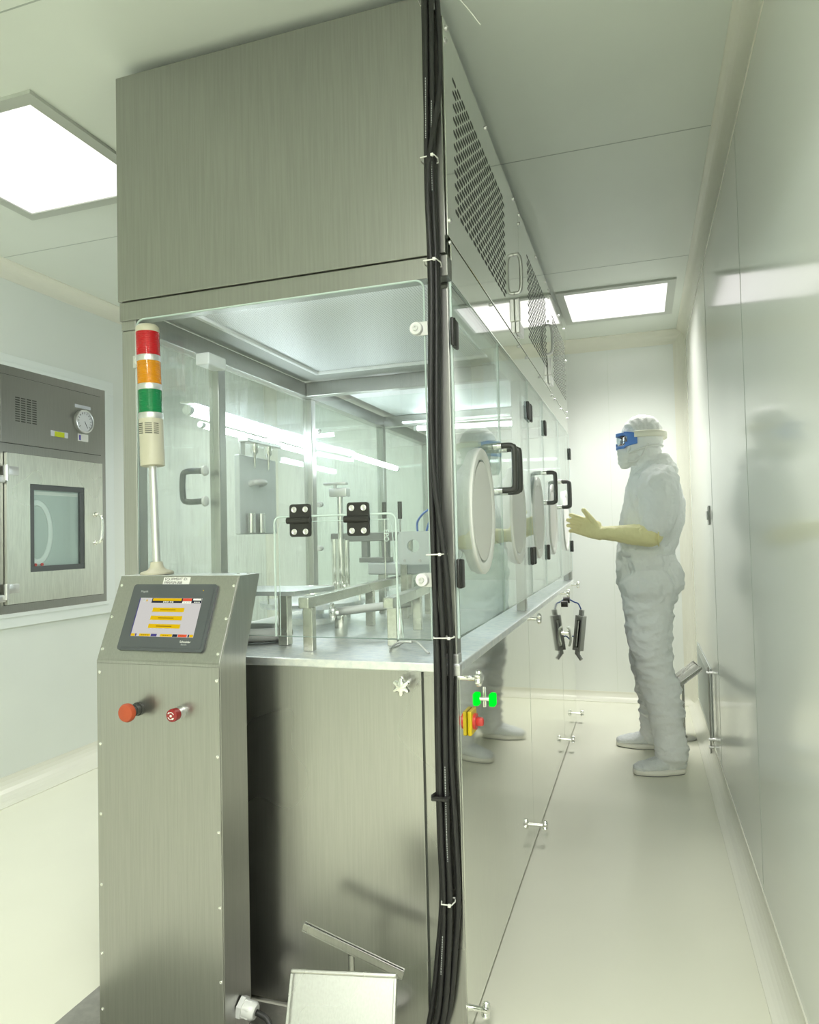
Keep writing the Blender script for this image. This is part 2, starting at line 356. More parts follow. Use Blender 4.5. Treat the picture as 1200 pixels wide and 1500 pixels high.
# ------------------------------------------------------------------ pass-through hatch on the left wall
def hatch():
    X = XL; t = thing('pass_through_hatch', 'stainless steel pass-through hatch with window set in the left wall', 'hatch', (X, 2.92, .87))
    y0, y1, z0, z1 = 2.50, 3.285, .865, 2.065
    xf = X+.022
    def fr(b, yy0, yy1, zz0, zz1, w, xa, xb, mi=0):
        b.box((xa, yy0, zz0), (xb, yy1, zz0+w), .002, mi); b.box((xa, yy0, zz1-w), (xb, yy1, zz1), .002, mi)
        b.box((xa, yy0, zz0+w), (xb, yy0+w, zz1-w), .002, mi); b.box((xa, yy1-w, zz0+w), (xb, yy1, zz1-w), .002, mi)
    b = MB(); fr(b, y0-.075, y1+.075, z0-.07, z1+.06, .075, X+.0003, X+.016)
    fr(b, y0-.02, y1+.02, z0-.02, z1+.02, .02, X+.016, X+.022)
    lab(b.build('trim_channel', M['pvc'], t), 'white plastic channel')
    b = MB(); b.box((X+.0003, y0, z0), (xf, y1, z1), .002)
    b.build('body', M['steel'], t)
    b = MB().box((xf-.001, 2.582, 1.687), (xf+.0004, 3.248, 2.023)); b.box((xf-.001, 2.601, .906), (xf+.0004, 3.241, 1.644))
    lab(b.build('door_gap', M['dark'], t), 'dark joints round the door and panel')
    p = MB().box((xf, 2.585, 1.69), (xf+.006, 3.245, 2.02), .002).build('control_panel', M['steel'], t)
    b = MB()
    for i in range(4):
        for j in range(11):
            yy = 2.668+i*.034; zz = 1.80+j*.0115
            b.box((xf+.0055, yy, zz), (xf+.0068, yy+.026, zz+.0055))
    lab(b.build('louvre_slots', M['dark'], p), 'dark louvre slots')
    g = MB().cyl((xf+.006, 3.105, 1.86), (xf+.02, 3.105, 1.86), .064, n=40).build('pressure_gauge', M['grey'], p)
    MB().lathe((xf+.0201, 3.105, 1.86), (1, 0, 0), ((0, .064), (.006, .064), (.008, .06), (.006, .055), (.0005, .055)), 40).build('bezel', M['alu'], p)
    lab(MB().cyl((xf+.0202, 3.105, 1.86), (xf+.0215, 3.105, 1.86), .054, n=40).build('gauge_face', M['gauge'], p), 'white dial face')
    b = MB()
    for i in range(13):
        a = math.radians(-40+i*21.6)
        for rr, w_ in ((.046, .0012),):
            c = Vector((xf+.0217, 3.105-math.cos(a)*rr, 1.86+math.sin(a)*rr)); d = Vector((0, -math.cos(a), math.sin(a)))
            b.tube([c-d*.006, c+d*.005], w_, 5)
    b.tube([(xf+.0225, 3.105, 1.86), (xf+.0225, 3.125, 1.825)], .0014, 5)
    b.build('needle_and_scale', M['black'], p)
    MB().box((xf+.006, 3.05, 1.932), (xf+.0075, 3.165, 1.95)).build('gauge_label', M['lilac'], p)
    b = MB().box((xf+.006, 3.07, 1.752), (xf+.0075, 3.145, 1.792)); b.build('sticker', M['label'], p)
    MB().box((xf+.0075, 3.078, 1.757), (xf+.0082, 3.09, 1.785)).build('sticker_mark', M['scr_b'], p)
    MB().box((xf+.006, 2.885, 1.755), (xf+.0075, 3.0, 1.785)).build('sticker', M['lilac'], p)
    lab(MB().box((xf+.0075, 2.91, 1.755), (xf+.0088, 2.975, 1.782)).build('status_sticker', M['yg'], p), 'yellow-green strip')
    # door
    b = MB(); dy0, dy1, dz0, dz1 = 2.605, 3.237, .91, 1.64; wy0, wy1, wz0, wz1 = 2.74, 3.10, 1.058, 1.497
    for lo, hi in (((dy0, dz0), (dy1, wz0)), ((dy0, wz1), (dy1, dz1)), ((dy0, wz0), (wy0, wz1)), ((wy1, wz0), (dy1, wz1))):
        b.box((xf+.0005, *lo), (xf+.02, *hi))
    d = b.build('door', M['steel_p'], t)
    b = MB(); fr(b, wy0, wy1, wz0, wz1, .028, xf+.002, xf+.017); b.build('window_frame', M['window_d'], d)
    MB().box((xf+.006, wy0+.028, wz0+.028), (xf+.011, wy1-.028, wz1-.028)).build('window_pane', M['glass'], d)
    lab(MB().box((xf+.0006, wy0+.005, wz0+.005), (xf+.0016, wy1-.005, wz1-.005)).build('chamber_lining', M['chamber'], d), 'pale lining seen through the pane')
    lab(MB().box((xf+.0017, wy0+.032, wz1-.052), (xf+.003, wy1-.032, wz1-.034), .001).build('painted_light_band', M['port'], d), 'pale strip painted as light at the top of the window')  # unlit strip; the band of light is put into its pale colour
    b = MB(); b.tube([(xf+.0016, 2.80+.085*math.cos(a), 1.255+.15*math.sin(a)) for a in [2*PI*i/40 for i in range(40)]], .016, 8, closed=True); b.xf(Matrix.Translation((xf+.0016, 0, 0)) @ Matrix.Diagonal((.12, 1, 1, 1)) @ Matrix.Translation((-xf-.0016, 0, 0)))
    for yy in (2.785, 2.825):
        lab(MB().cyl((xf+.003, yy, wz0+.034), (xf+.008, yy, wz0+.034), .008, n=12).build('red_marker', M['red'], d), 'small red marker')
    lab(b.build('seal_ring', M['board'], d, True), 'grey oval ring behind the pane')
    h = MB().tube([(xf+.02, 3.172, 1.352), (xf+.045, 3.172, 1.352), (xf+.062, 3.176, 1.34), (xf+.066, 3.18, 1.31), (xf+.066, 3.18, 1.24), (xf+.062, 3.176, 1.21), (xf+.045, 3.172, 1.197), (xf+.02, 3.172, 1.197)], .0085, 12, smooth_path=4)
    for z in (1.352, 1.197): h.cyl((xf+.019, 3.172, z), (xf+.028, 3.172, z), .014)
    h.build('pull_handle', M['chrome'], d, True)
    for z in (1.553, .985):
        b = MB().box((xf+.019, 2.607, z-.022), (xf+.026, 2.67, z+.022), .003); b.cyl((xf+.026, 2.596, z-.05), (xf+.026, 2.596, z+.025), .012)
        b.box((xf, 2.545, z-.06), (xf+.022, 2.596, z-.025), .003)
        b.build('hinge', M['alu'], t)
hatch()

# ------------------------------------------------------------------ return-air panel and latch plate on the right wall
t = thing('return_air_panel', 'grey hinged return-air panel low on the right wall', 'vent', (XR, 4.5, .03))
MB().box((XR-.006, 4.06, .075), (XR-.0005, 5.0, .455), .002).build('panel', M['grille'], t)
b = MB()
for i in range(22): b.box((XR-.0075, 4.1+i*.04, .10), (XR-.0058, 4.118+i*.04, .40))
b.build('slots', M['grille'], t)
MB().cyl((XR-.017, 4.025, .02), (XR-.017, 4.025, .47), .0042, n=12).build('hinge_rod', M['steel'], t)
for z in (.44, .095, .055): MB().cyl((XR, 4.025, z), (XR-.026, 4.025, z), .008, n=12).build('hinge_knuckle', M['alu'], t)
t = thing('wall_latch', 'small grey latch plate on the right wall beside the person', 'latch', (XR, 3.84, 1.21))
MB().box((XR-.006, 3.80, 1.215), (XR-.0005, 3.88, 1.31), .002).build('plate', M['grey'], t)
MB().box((XR-.014, 3.815, 1.24), (XR-.006, 3.865, 1.285), .004).build('finger_pull', M['alu'], t)
# ------------------------------------------------------------------ the filling machine (steel cabinet with glazed chamber and hood)
MX0, MX1, MY0, MY1 = -1.395, -.427, 1.645, 4.60
ZC, ZT, ZB, ZH = .89, 1.82, 1.88, 2.487
MA = thing('filling_machine', 'long stainless steel filling machine with glass doors and tall steel hood', 'machine', ((MX0+MX1)/2, (MY0+MY1)/2, 0))
def star_knob(parent, p, ax, r=.024, L=.03, name='star_knob'):
    p = Vector(p); ax = Vector(ax)
    b = MB(); b.cyl(p, p+ax*(L+.002), r*.32, n=12)
    b.lathe(p+ax*L, ax, ((0, r*.55), (.004, r*.95), (.010, r), (.016, r*.9), (.019, r*.45), (.0195, 0)), 48, 0, 6, r*.34)
    return b.build(name, M['chrome'], parent)
def bolt(parent, p, ax, r=.006, h=.005):
    return MB().lathe(p, ax, ((0, r), (h*.55, r), (h, r*.55), (h, 0)), 10).build('bolt', M['alu'], parent)
# lower cabinet
MB().box((MX0+.012, MY0+.012, .012), (MX1-.012, MY1-.01, ZC-.024)).build('cabinet_body', M['steel'], MA)
p = MB().box((MX0, MY0, .015), (-.519, MY0+.0115, .874), .0015).build('front_panel', M['steel_d'], MA)
star_knob(p, (-.557, MY0, .838), (0, -1, 0))
lab(MB().box((-.519, MY0+.003, .015), (-.5135, MY0+.0115, .874)).build('panel_gap', M['dark'], MA), 'dark joint between panel and corner strip')
MB().box((-.5135, MY0, .012), (MX1-.001, MY0+.0115, .874), .0015).build('corner_strip', M['steel_d'], MA)
b = MB()
b.box((MX1-.0115, MY0+.012, .012), (MX1-.001, 1.655, .874), .001); b.build('corner_strip', M['steel_s'], MA)
for (a, c), kn in zip(((1.66, 2.738), (2.744, 3.882), (3.888, 4.598)), (((1.70, .846), (1.685, .062)), ((2.775, .862), (2.78, .065)), ((3.925, .862), (3.95, .065), (4.54, .862), (4.55, .06)))):
    p = MB().box((MX1-.0115, a, .012), (MX1, c, .872), .001).build('side_panel', M['steel_s'], MA)
    for y, z in kn: star_knob(p, (MX1, y, z), (1, 0, 0), .021, .028)
MB().box((MX0-.004, MY0-.006, ZC-.022), (MX1+.006, MY1, ZC), .003).build('counter_top', M['counter'], MA)
MB().box((-.475, MY0-.010, .862), (MX1+.008, MY0+.01, .888), .002).build('corner_block', M['alu'], MA)
MB().box((-.462, MY0-.004, .889), (MX1+.003, MY0+.03, .912), .002).build('post_foot', M['alu'], MA)
# isolator switch and green lamp on the near side panel
sw = MB().box((MX1+.0003, 1.722, .697), (MX1+.011, 1.782, .757), .003).build('isolator_switch', M['yellow'], MA); lab(sw, 'yellow plate of the isolator switch')
b = MB().cyl((MX1+.011, 1.752, .727), (MX1+.018, 1.752, .727), .02); b.box((MX1+.016, 1.744, .716), (MX1+.036, 1.760, .738), .006)
lab(b.build('switch_handle', M['red'], sw), 'red turn handle')
b = MB().cyl((MX1, 1.93, .742), (MX1+.018, 1.93, .742), .006, n=14); b.box((MX1+.0005, 1.926, .72), (MX1+.004, 1.934, .775), .001)
ls = b.build('lamp_stem', M['chrome'], MA)
lab(MB().box((MX1+.014, 1.915, .724), (MX1+.031, 1.947, .758), .004).build('indicator_lamp', M['green'], ls), 'glowing green lamp')
for y, z in ((4.07, .79), (4.19, .80)): lab(MB().cyl((MX1-.001, y, z), (MX1+.018, y, z), .018, n=14).build('cable_entry', M['black'], MA), 'black cable entry')
# posts and beams of the glazed chamber
def post(x0, x1, y0, y1, z0=ZC, z1=1.80): MB().box((x0, y0, z0), (x1, y1, z1), .003).build('post', M['steel'], MA)
post(MX0, MX0+.048, MY0+.006, MY0+.05)
post(-.478, MX1-.002, MY0+.004, MY0+.046)
for y in (2.09, 2.80, 3.70, 4.555): post(MX0+.004, MX0+.044, y-.021, y+.021)
for y in (2.80, 4.555): post(MX1-.05, MX1-.014, y-.02, y+.02)
MB().box((MX1-.05, MY1-.045, ZC), (MX1-.001, MY1, 1.80), .003).build('post', M['steel'], MA)
MB().box((MX0, MY0+.004, 1.80), (MX0+.05, MY1, 1.86), .003).build('beam', M['steel'], MA)
MB().box((MX1-.055, MY0+.05, 1.80), (MX1-.012, MY1, 1.86), .003).build('beam', M['steel'], MA)
for y in (2.74, 3.70, 4.55): MB().box((MX0+.05, y-.02, 1.80), (MX1-.055, y+.02, 1.86), .003).build('beam', M['steel'], MA)
MB().box((MX0, MY0-.003, 1.826), (MX1, MY0+.04, ZB-.001), .002).build('front_transom', M['steel_h'], MA)
MB().box((MX1-.012, MY0+.0405, 1.826), (MX1-.0005, MY1, 1.928), .002).build('side_transom', M['steel_v'], MA)
# perforated sheet overhead, in a ledge frame
MB().box((-1.24, 1.72, 1.868), (-.50, 2.60, 1.876)).build('perforated_sheet', M['diff'], MA)
b = MB()
for lo, hi in (((MX0+.05, MY0+.04), (-1.24, 2.70)), ((-.50, MY0+.04), (MX1-.055, 2.70)), ((-1.24, MY0+.04), (-.50, 1.72)), ((-1.24, 2.60), (-.50, 2.70))):
    b.box((*lo, 1.862), (*hi, 1.867))
b.build('sheet_frame', M['grey'], MA)
b = MB()
for p_, q in (((-1.232, 1.72), (-1.232, 2.60)), ((-.508, 1.72), (-.508, 2.60)), ((-1.24, 2.592), (-.5, 2.592))):
    b.box((p_[0]-.008 if p_[0] == q[0] else p_[0], p_[1]-.008 if p_[1] == q[1] else p_[1], 1.857), (q[0]+.008 if p_[0] == q[0] else q[0], q[1]+.008 if p_[1] == q[1] else q[1], 1.868), .002)
b.build('sheet_edging', M['white'], MA)
MB().box((-1.28, 2.84, 1.862), (-.50, 4.50, 1.868)).build('perforated_sheet', M['board'], MA)
# hood
MB().box((MX0+.006, MY0+.002, ZB), (MX1-.021, MY1-.002, 2.524)).build('hood_body', M['steel'], MA)
MB().box((MX0-.001, MY0-.009, ZB+.0005), (MX1-.02, MY0+.0015, 2.53), .002).build('hood_front', M['steel_h'], MA)
MB().box((MX1-.0195, MY0-.008, ZB+.002), (MX1-.004, MY0+.0015, ZH), .001).build('hood_corner', M['steel_h'], MA)
MB().box((MX0-.001, MY0+.002, 2.5245), (MX1-.021, MY1, 2.53)).build('hood_lid', M['steel'], MA)
vents = ((1.655, 2.758, 1.735, 2.45), (2.764, 3.700, 2.97, 3.60), (3.706, 4.598, 3.86, 4.52))
for y0, y1, v0, v1 in vents:
    p = MB().box((MX1-.0205, y0, 1.931), (MX1+.001, y1, 2.482), .001).build('vent_panel', M['steel_v'], MA)
    b = MB(); z0, z1 = 2.02, 2.385; dz = .0345; dy = .0505
    for st in (0, 1):
        for j in range(11 - st):
            for i in range(int((v1-v0)/dy)):
                y = v0 + i*dy + st*dy/2; z = z0 + j*dz + st*dz/2
                if y+.038 < v1+.01: b.prism([(MX1+.0013, y+a_, z+c_) for a_, c_ in rrect(0, .038, 0, .011, .005, 2)], (-.002, 0, 0))
    lab(b.build('vent_slots', M['dark'], p), 'rows of dark oblong slots')
    pts = [(y0+.03, 2.468), (y0+.5, 2.472), (y1-.1, 2.471), (y0+.012, 2.425), (y0+.015, 1.972), (y1-.06, 1.95), (y1-.03, 2.285)]
    for y, z in pts: bolt(p, (MX1+.001, y, z), (1, 0, 0), .007, .006)
for y in (1.665, 2.17, 2.70, 2.89, 3.28, 3.75, 3.87, 4.20, 4.56): bolt(MA, (MX1, y, 1.915), (1, 0, 0), .0055, .006)
for y, s in ((2.63, 1), (3.60, 1)):
    h = MB().tube([(MX1, y, 2.245), (MX1+.018, y, 2.243), (MX1+.026, y, 2.22), (MX1+.028, y, 2.17), (MX1+.026, y, 2.12), (MX1+.018, y, 2.10), (MX1, y, 2.098)], .007, 10, smooth_path=3)
    h.build('lift_handle', M['alu'], MA, True)
    b = MB().box((MX1+.001, y-.012, 1.99), (MX1+.02, y+.004, 2.075), .003); b.box((MX1+.001, y, 1.95), (MX1+.018, y+.10, 1.992), .003)
    b.build('latch', M['alu'], MA)
# far end and left side glazing
for y0, y1 in ((MY0+.052, 2.067), (2.113, 2.777), (2.823, 3.677), (3.723, 4.53)):
    MB().box((MX0+.016, y0, ZC+.004), (MX0+.022, y1, 1.798)).build('side_window', M['glass_l'], MA)
MB().box((MX0+.05, MY1-.02, ZC+.004), (MX1-.055, MY1-.014, 1.798)).build('end_window', M['glass'], MA)
# inner glass partition, set behind the first bay
g = MB().prism([(x, 2.80, z) for x, z in rrect(MX0+.05, MX1-.06, ZC+.004, 1.79, .03)], (0, .006, 0)).build('partition_pane', M['glass'], MA)
def clamp(parent, p, ax, r=.016, side=(1, 0, 0)):
    p = Vector(p); ax = Vector(ax); s_ = Vector(side)
    b = MB(); b.lathe(p, ax, ((0, r), (.009, r), (.012, r*.85), (.012, r*.45), (.0125, r*.45)), 24)
    c = b.build('clamp', M['white'], parent)
    MB().lathe(p+ax*.0125, ax, ((0, r*.42), (.005, r*.40), (.005, r*.2), (.001, r*.2), (.001, 0)), 14).build('screw', M['alu'], c)
    w = r*1.05; q = p - ax*.001; u = Vector((0, 0, 1))
    lo = q - u*w - ax*.004; hi = q + s_*(r*1.7) + u*w + ax*.003
    MB().box([min(a_, b_) for a_, b_ in zip(lo, hi)], [max(a_, b_) for a_, b_ in zip(lo, hi)], .001).build('bracket', M['alu'], c)
    return c
for x, z, s in ((MX0+.072, 1.66, -1), (MX0+.072, 1.15, -1), (MX0+.075, 1.34, -1)): clamp(g, (x, 2.795, z), (0, -1, 0), .011, (s, 0, 0))
# front window with its hinged flap
wx0, wx1, wz0, wz1 = -1.336, -.488, .945, 1.824
fx0, fx1, fz1 = -.908, -.576, 1.252; e = .004
fw_ = MB()
fy = MY0-.006
outer = rrect(wx0, wx1, wz0, wz1, .022, 4, (0, 0, 1, 1))
notch = [(fx0-e, wz0), (fx1+e, wz0)]
nl = rrect(fx0-e, fx1+e, wz0, fz1+e, .018, 4, (0, 0, 1, 1))
poly = [(wx0, wz0), nl[0]] + [q for q in nl[::-1] if q not in (nl[0], nl[1])][:] + [nl[1]] + [q for q in outer if q != (wx0, wz0)]
fw_.prism([(x, fy, z) for x, z in poly], (0, .005, 0))
FWIN = fw_.build('front_window', M['glass_f'], MA)
def edge_strip(name, pts, parent, r=.0022, closed=False, y=fy+.0025):
    return MB().tube([(x, y, z) for x, z in pts], r, 6, closed=closed).build(name, M['gedge'], parent)
lab(edge_strip('polished_edge', outer, FWIN, .0028, True), 'pale green polished glass edge')
FL = MB().prism([(x, fy, z) for x, z in rrect(fx0, fx1, wz0, fz1, .016, 4, (0, 0, 1, 1))], (0, .005, 0)).build('window_flap', M['glass_f'], FWIN)
W[FL.name] = W[MA.name].copy()
ep = rrect(fx0-.002, fx1+.002, wz0, fz1+.002, .017, 4, (0, 0, 1, 1))
edge_strip('flap_edge', ep[1:] + [ep[0]], FWIN, .0028)
edge_strip('flap_edge', [(x+.012, z) for x, z in ep[1:2]] + [(fx1-.010, fz1-.03), (fx1-.016, fz1-.012), (fx0+.02, fz1-.012), (fx0+.010, fz1-.03), (fx0+.010, wz0)], FWIN, .0012, y=fy+.004)
for cx, cz in ((-.831, 1.243), (-.671, 1.242)):
    b = MB(); w = .0295
    b.prism([(cx-w+a_, fy-.0005, cz+.006+c_) for a_, c_ in rrect(0, 2*w, 0, .036, .008, 4, (0, 0, 1, 1))], (0, -.007, 0))
    b.prism([(cx-w+a_, fy-.0005, cz-.042+c_) for a_, c_ in rrect(0, 2*w, 0, .036, .008, 4, (1, 1, 0, 0))], (0, -.007, 0))
    b.cyl((cx-w-.007, fy-.007, cz), (cx+w, fy-.007, cz), .0085, n=16); b.box((cx-w, fy-.006, cz-.008), (cx+w, fy-.001, cz+.008))
    h = b.build('flap_hinge', M['black'], FWIN)
    s_ = MB()
    for sx in (-.016, .016):
        for sz in (.028, -.029):
            s_.lathe((cx+sx, fy-.0074, cz+sz), (0, -1, 0), ((0, .0075), (.0022, .0075), (.0026, .006), (.0014, .004), (.0014, .0032), (.0026, .0028), (.0026, 0)), 18)
    s_.build('hinge_screws', M['alu'], FWIN)
for x, z, s in ((-1.318, 1.704, -1), (-.507, 1.702, 1), (-.507, 1.09, 1)): clamp(FWIN, (x, fy-.001, z), (0, -1, 0), .0165, (s, 0, 0))
# letters etched on the flap corner (as they read in the photograph)
text('etched_letters', 'EPO', .017, Matrix.Translation((-.604, fy-.0006, 1.215)) @ Matrix.Rotation(math.radians(90), 4, 'Y') @ Matrix.Rotation(PI/2, 4, 'X'), M['gedge'], FWIN)
# glazed side doors
def door(y0, y1, hinge_at, handle_y, rings, ztop=1.815, zbot=.948):
    x0, x1 = MX1-.004, MX1+.004
    d = MB().prism([(x0, y, z) for y, z in rrect(y0, y1, zbot, ztop, .004, 2)], (x1-x0, 0, 0)).build('glass_door', M['glass'], MA)
    b = MB().tube([(MX1, q_[0], q_[1]) for q_ in ((y0+.001, zbot+.001), (y1-.001, zbot+.001), (y1-.001, ztop-.001), (y0+.001, ztop-.001))], .0034, 8, closed=True)
    lab(b.build('polished_edge', M['gedge'], d), 'pale green polished glass edge')
    if hinge_at is not None:
        for z in (1.688, 1.105):
            h = MB().box((MX1+.0045, hinge_at-.006, z-.034), (MX1+.013, hinge_at+.008, z+.034), .003); h.box((MX1+.0045, hinge_at+.010, z-.037), (MX1+.015, hinge_at+.042, z+.033), .004)
            h.cyl((MX1+.010, hinge_at+.009, z-.036), (MX1+.010, hinge_at+.009, z+.034), .005, n=12)
            h.build('hinge', M['black'], d)
    if handle_y is not None:
        y = handle_y; za, zb = 1.472, 1.332
        h = MB().tube([(MX1+.016, y, za), (MX1+.040, y, za), (MX1+.051, y, za-.004), (MX1+.056, y, za-.017), (MX1+.056, y, zb+.017), (MX1+.051, y, zb+.004), (MX1+.040, y, zb), (MX1+.016, y, zb)], .0095, 12, smooth_path=4)
        h.build('door_handle', M['grey_h'], d, True)
        b = MB()
        for z in (za, zb): b.cyl((MX1+.004, y, z), (MX1+.017, y, z), .0105, n=16)
        b.build('handle_ferrule', M['chrome'], d)
    for cy in rings:
        cz = 1.262; R = .156
        def oval(b):
            for v in b.bm.verts: v.co.z = cz + (v.co.z-cz)*1.14
            return b
        r_ = MB().lathe((MX1+.0045, cy, cz), (1, 0, 0), ((-.030, R-.03), (-.030, R-.006), (-.012, R), (0, R), (.004, R-.003), (.005, R-.010), (.002, R-.026), (-.006, R-.034), (-.030, R-.037)), 64)
        lab(oval(r_).build('glove_port', M['port'], d), 'white oval glove port ring')
        s_ = MB().lathe((MX1-.014, cy, cz), (-1, -.1, -.10), ((0, 0), (0, R-.036), (.015, R-.03), (.04, R-.05), (.08, R-.085), (.12, R-.11), (.135, R-.13), (.1355, 0)), 48)
        lab(oval(s_).build('port_sleeve', M['sleeve'], d), 'pale glove sleeve hanging inside the port')
        c_ = MB().lathe((MX1+.0042, cy, cz), (1, 0, 0), ((0, R-.034), (.0012, R-.034), (.0008, R-.06), (.0005, 0)), 48)
        lab(oval(c_).build('port_cover', M['sleeve'], d), 'smooth pale cover filling the port opening')
    return d
door(1.662, 2.250, 1.640, 2.195, (1.955,))
door(2.256, 2.862, 2.815, 2.292, (2.56,))
door(2.868, 3.322, 2.88, 3.30, (3.09,))
door(3.328, 3.965, 3.335, 3.94, (3.62,))
door(3.971, 4.592, 4.545, 3.995, (4.27,))
# left side door handle seen through the glass
b = MB().tube([(MX0+.015, 2.008, 1.428), (MX0-.045, 2.008, 1.428), (MX0-.06, 2.008, 1.41), (MX0-.06, 2.008, 1.345), (MX0-.045, 2.008, 1.327), (MX0+.015, 2.008, 1.327)], .010, 12, smooth_path=3)
b.build('rear_door_handle', M['grey_h'], MA, True)
for z in (1.428, 1.327):
    MB().lathe((MX0+.0225, 2.008, z), (1, 0, 0), ((0, .017), (.008, .017), (.012, .012), (.012, 0)), 20).build('handle_cap', M['white'], MA)
MB().box((MX0+.05, 1.93, 1.76), (MX0+.10, 2.03, 1.799), .004).build('latch_block', M['white'], MA)
# lit tubes added for the light streaks in the glass and on the sheet
for p_, q, tr_ in (((-1.47, 2.075, 1.646), (-1.47, 3.02, 1.630), .017), ((-1.455, 2.13, 1.602), (-1.455, 3.02, 1.588), .011), ((-1.20, 2.86, 1.556), (-1.20, 3.45, 1.545), .012), ((-1.13, 3.62, 1.772), (-.60, 3.62, 1.762), .012), ((-1.31, 1.70, 1.8575), (-.50, 1.70, 1.8575), .0075)):
    p_, q = Vector(p_), Vector(q); d = (q-p_).normalized()
    h = MB().cyl(p_, q, tr_, n=14); tb = h.build('added_light_tube', M['tube'], MA); lab(tb, 'lit tube added for the chamber light')
    b = MB(); b.cyl(p_-d*.02, p_, tr_*1.05, n=12); b.cyl(q, q+d*.02, tr_*1.05, n=12)
    b.build('tube_holder', M['white'], MA)

lab(MB().prism([(-1.50, 2.06, 1.672), (-1.44, 2.06, 1.668), (-1.44, 2.06, 1.674), (-1.50, 2.06, 1.678)], (0, .98, -.016)).build('tube_light_block', M['alu'], MA), 'long housing strip added above the lit tubes, blocking upward light')  # housing strip added to keep the tubes' light off the beam above
# ------------------------------------------------------------------ things standing inside the chamber
Z0 = ZC+.0005
def square_rail(name, a, b_, posts, label):
    a, b_ = Vector(a), Vector(b_); t = thing(name, label, 'rail', ((a.x+b_.x)/2, (a.y+b_.y)/2, Z0))
    d = (b_-a); L = d.length; ang = math.atan2(d.y, d.x)
    m4 = Matrix.Translation(a) @ Matrix.Rotation(ang, 4, 'Z')
    MB().box((0, -.015, -.014), (L, .015, .016), .003).xf(m4).build('bar', M['bar'], t)
    for s in posts:
        MB().box((L*s-.014, -.014, Z0-a.z), (L*s+.014, .014, -.0145), .002).xf(m4).build('leg', M['bar'], t)
square_rail('guide_rail', (-.868, 1.715, 1.022), (-.945, 3.05, 1.022), (.03, .43, .9), 'longer square steel guide rail on posts, behind the hinged window flap')
square_rail('guide_rail', (-.668, 1.83, 1.012), (-.745, 2.66, 1.012), (.06, .45, .9), 'shorter square steel guide rail on posts, beside the cable corner')
t = thing('infeed_table', 'flat steel infeed plate on a post, just right of the console', 'table', (-1.1, 1.9, Z0))
MB().prism([(x, y, 1.036) for x, y in ((-1.32, 1.77), (-.93, 1.785), (-.90, 1.99), (-1.32, 2.01))], (0, 0, .012)).build('plate', M['counter'], t)
for x, y in ((-.99, 1.84), (-1.17, 1.895)): MB().box((x-.015, y-.015, Z0), (x+.015, y+.015, 1.0355), .002).build('leg', M['bar'], t)
t = thing('turntable', 'round steel turntable low on the counter behind the infeed plate', 'turntable', (-1.15, 2.35, Z0))
MB().lathe((-1.15, 2.35, Z0), (0, 0, 1), ((0, .10), (.02, .10), (.03, .04), (.06, .04), (.06, .185), (.066, .19), (.078, .19), (.08, .185), (.08, 0)), 56).build('disc', M['counter'], t)
MB().tube([(-1.15+.185*math.cos(a), 2.35+.185*math.sin(a), Z0+.115) for a in [2*PI*i/40 for i in range(40)]], .006, 8, closed=True).build('rim_rail', M['chrome'], t)
b = MB()
for i in range(6):
    a = 2*PI*i/6; b.cyl((-1.15+.185*math.cos(a), 2.35+.185*math.sin(a), Z0+.07), (-1.15+.185*math.cos(a), 2.35+.185*math.sin(a), Z0+.117), .004, n=8)
b.build('rim_posts', M['chrome'], t)
b = MB().tube([(-1.30, 1.80, Z0+.022), (-1.15, 1.825, Z0+.022), (-1.05, 1.87, Z0+.022), (-1.035, 1.93, Z0+.022), (-1.10, 1.965, Z0+.022), (-1.31, 1.975, Z0+.022)], .021, 14, smooth_path=5)
tag(b.build('glove_hose', M['white'], None, True), 'white rubber hose bent in a loop on the counter', 'hose')
t = thing('adjusting_clamp', 'white rod with chrome star knob lying behind the flap', 'clamp', (-.86, 2.0, Z0))
MB().cyl((-.915, 2.01, .966), (-.70, 2.12, .985), .013, n=18).build('rod', M['white'], t)
star_knob(t, (-.895, 2.005, .967), (-.86, -.5, 0), .030, .01)
MB().cyl((-.73, 2.105, Z0), (-.73, 2.105, .97), .012, n=14).build('leg', M['chrome'], t)
b = MB().box((-.915, 2.02, Z0), (-.885, 2.05, .952)); b.build('leg', M['chrome'], t)
t = thing('filling_column', 'tall slim chrome column with a crosshead, mid chamber', 'column', (-1.10, 2.5, Z0))
b = MB().cyl((-1.10, 2.5, Z0), (-1.10, 2.5, 1.19), .022, n=20); b.cyl((-1.075, 2.5, Z0), (-1.075, 2.5, 1.185), .009, n=12); b.cyl((-1.128, 2.5, Z0), (-1.128, 2.5, 1.19), .011, n=12); b.build('lower_rods', M['chrome'], t)
MB().cyl((-1.10, 2.5, 1.19), (-1.10, 2.5, 1.36), .011, n=16).build('piston_rod', M['chrome'], t)
b = MB().box((-1.138, 2.48, 1.352), (-1.065, 2.52, 1.385), .004); b.box((-1.165, 2.487, 1.398), (-1.07, 2.513, 1.408), .002); b.cyl((-1.12, 2.5, 1.36), (-1.12, 2.5, 1.40), .006); b.build('crosshead', M['alu'], t)
t = thing('stopper_bridge', 'grey steel bridge with a hanging stirrup across the chamber', 'bridge', (-.98, 2.6, Z0))
MB().box((-1.18, 2.58, 1.178), (-.845, 2.62, 1.212), .003).build('crossbar', M['grey'], t)
b = MB().box((-1.05, 2.585, 1.115), (-1.025, 2.615, 1.178)); b.box((-.965, 2.585, 1.115), (-.94, 2.615, 1.178)); b.box((-1.06, 2.58, 1.095), (-.93, 2.62, 1.115), .003); b.build('stirrup', M['grey'], t)
for x in (-1.165, -.86): MB().box((x-.014, 2.586, Z0), (x+.014, 2.614, 1.1775), .002).build('leg', M['bar'], t)
MB().box((-1.02, 2.57, 1.048), (-.70, 2.73, 1.094), .006).build('housing', M['board'], t)
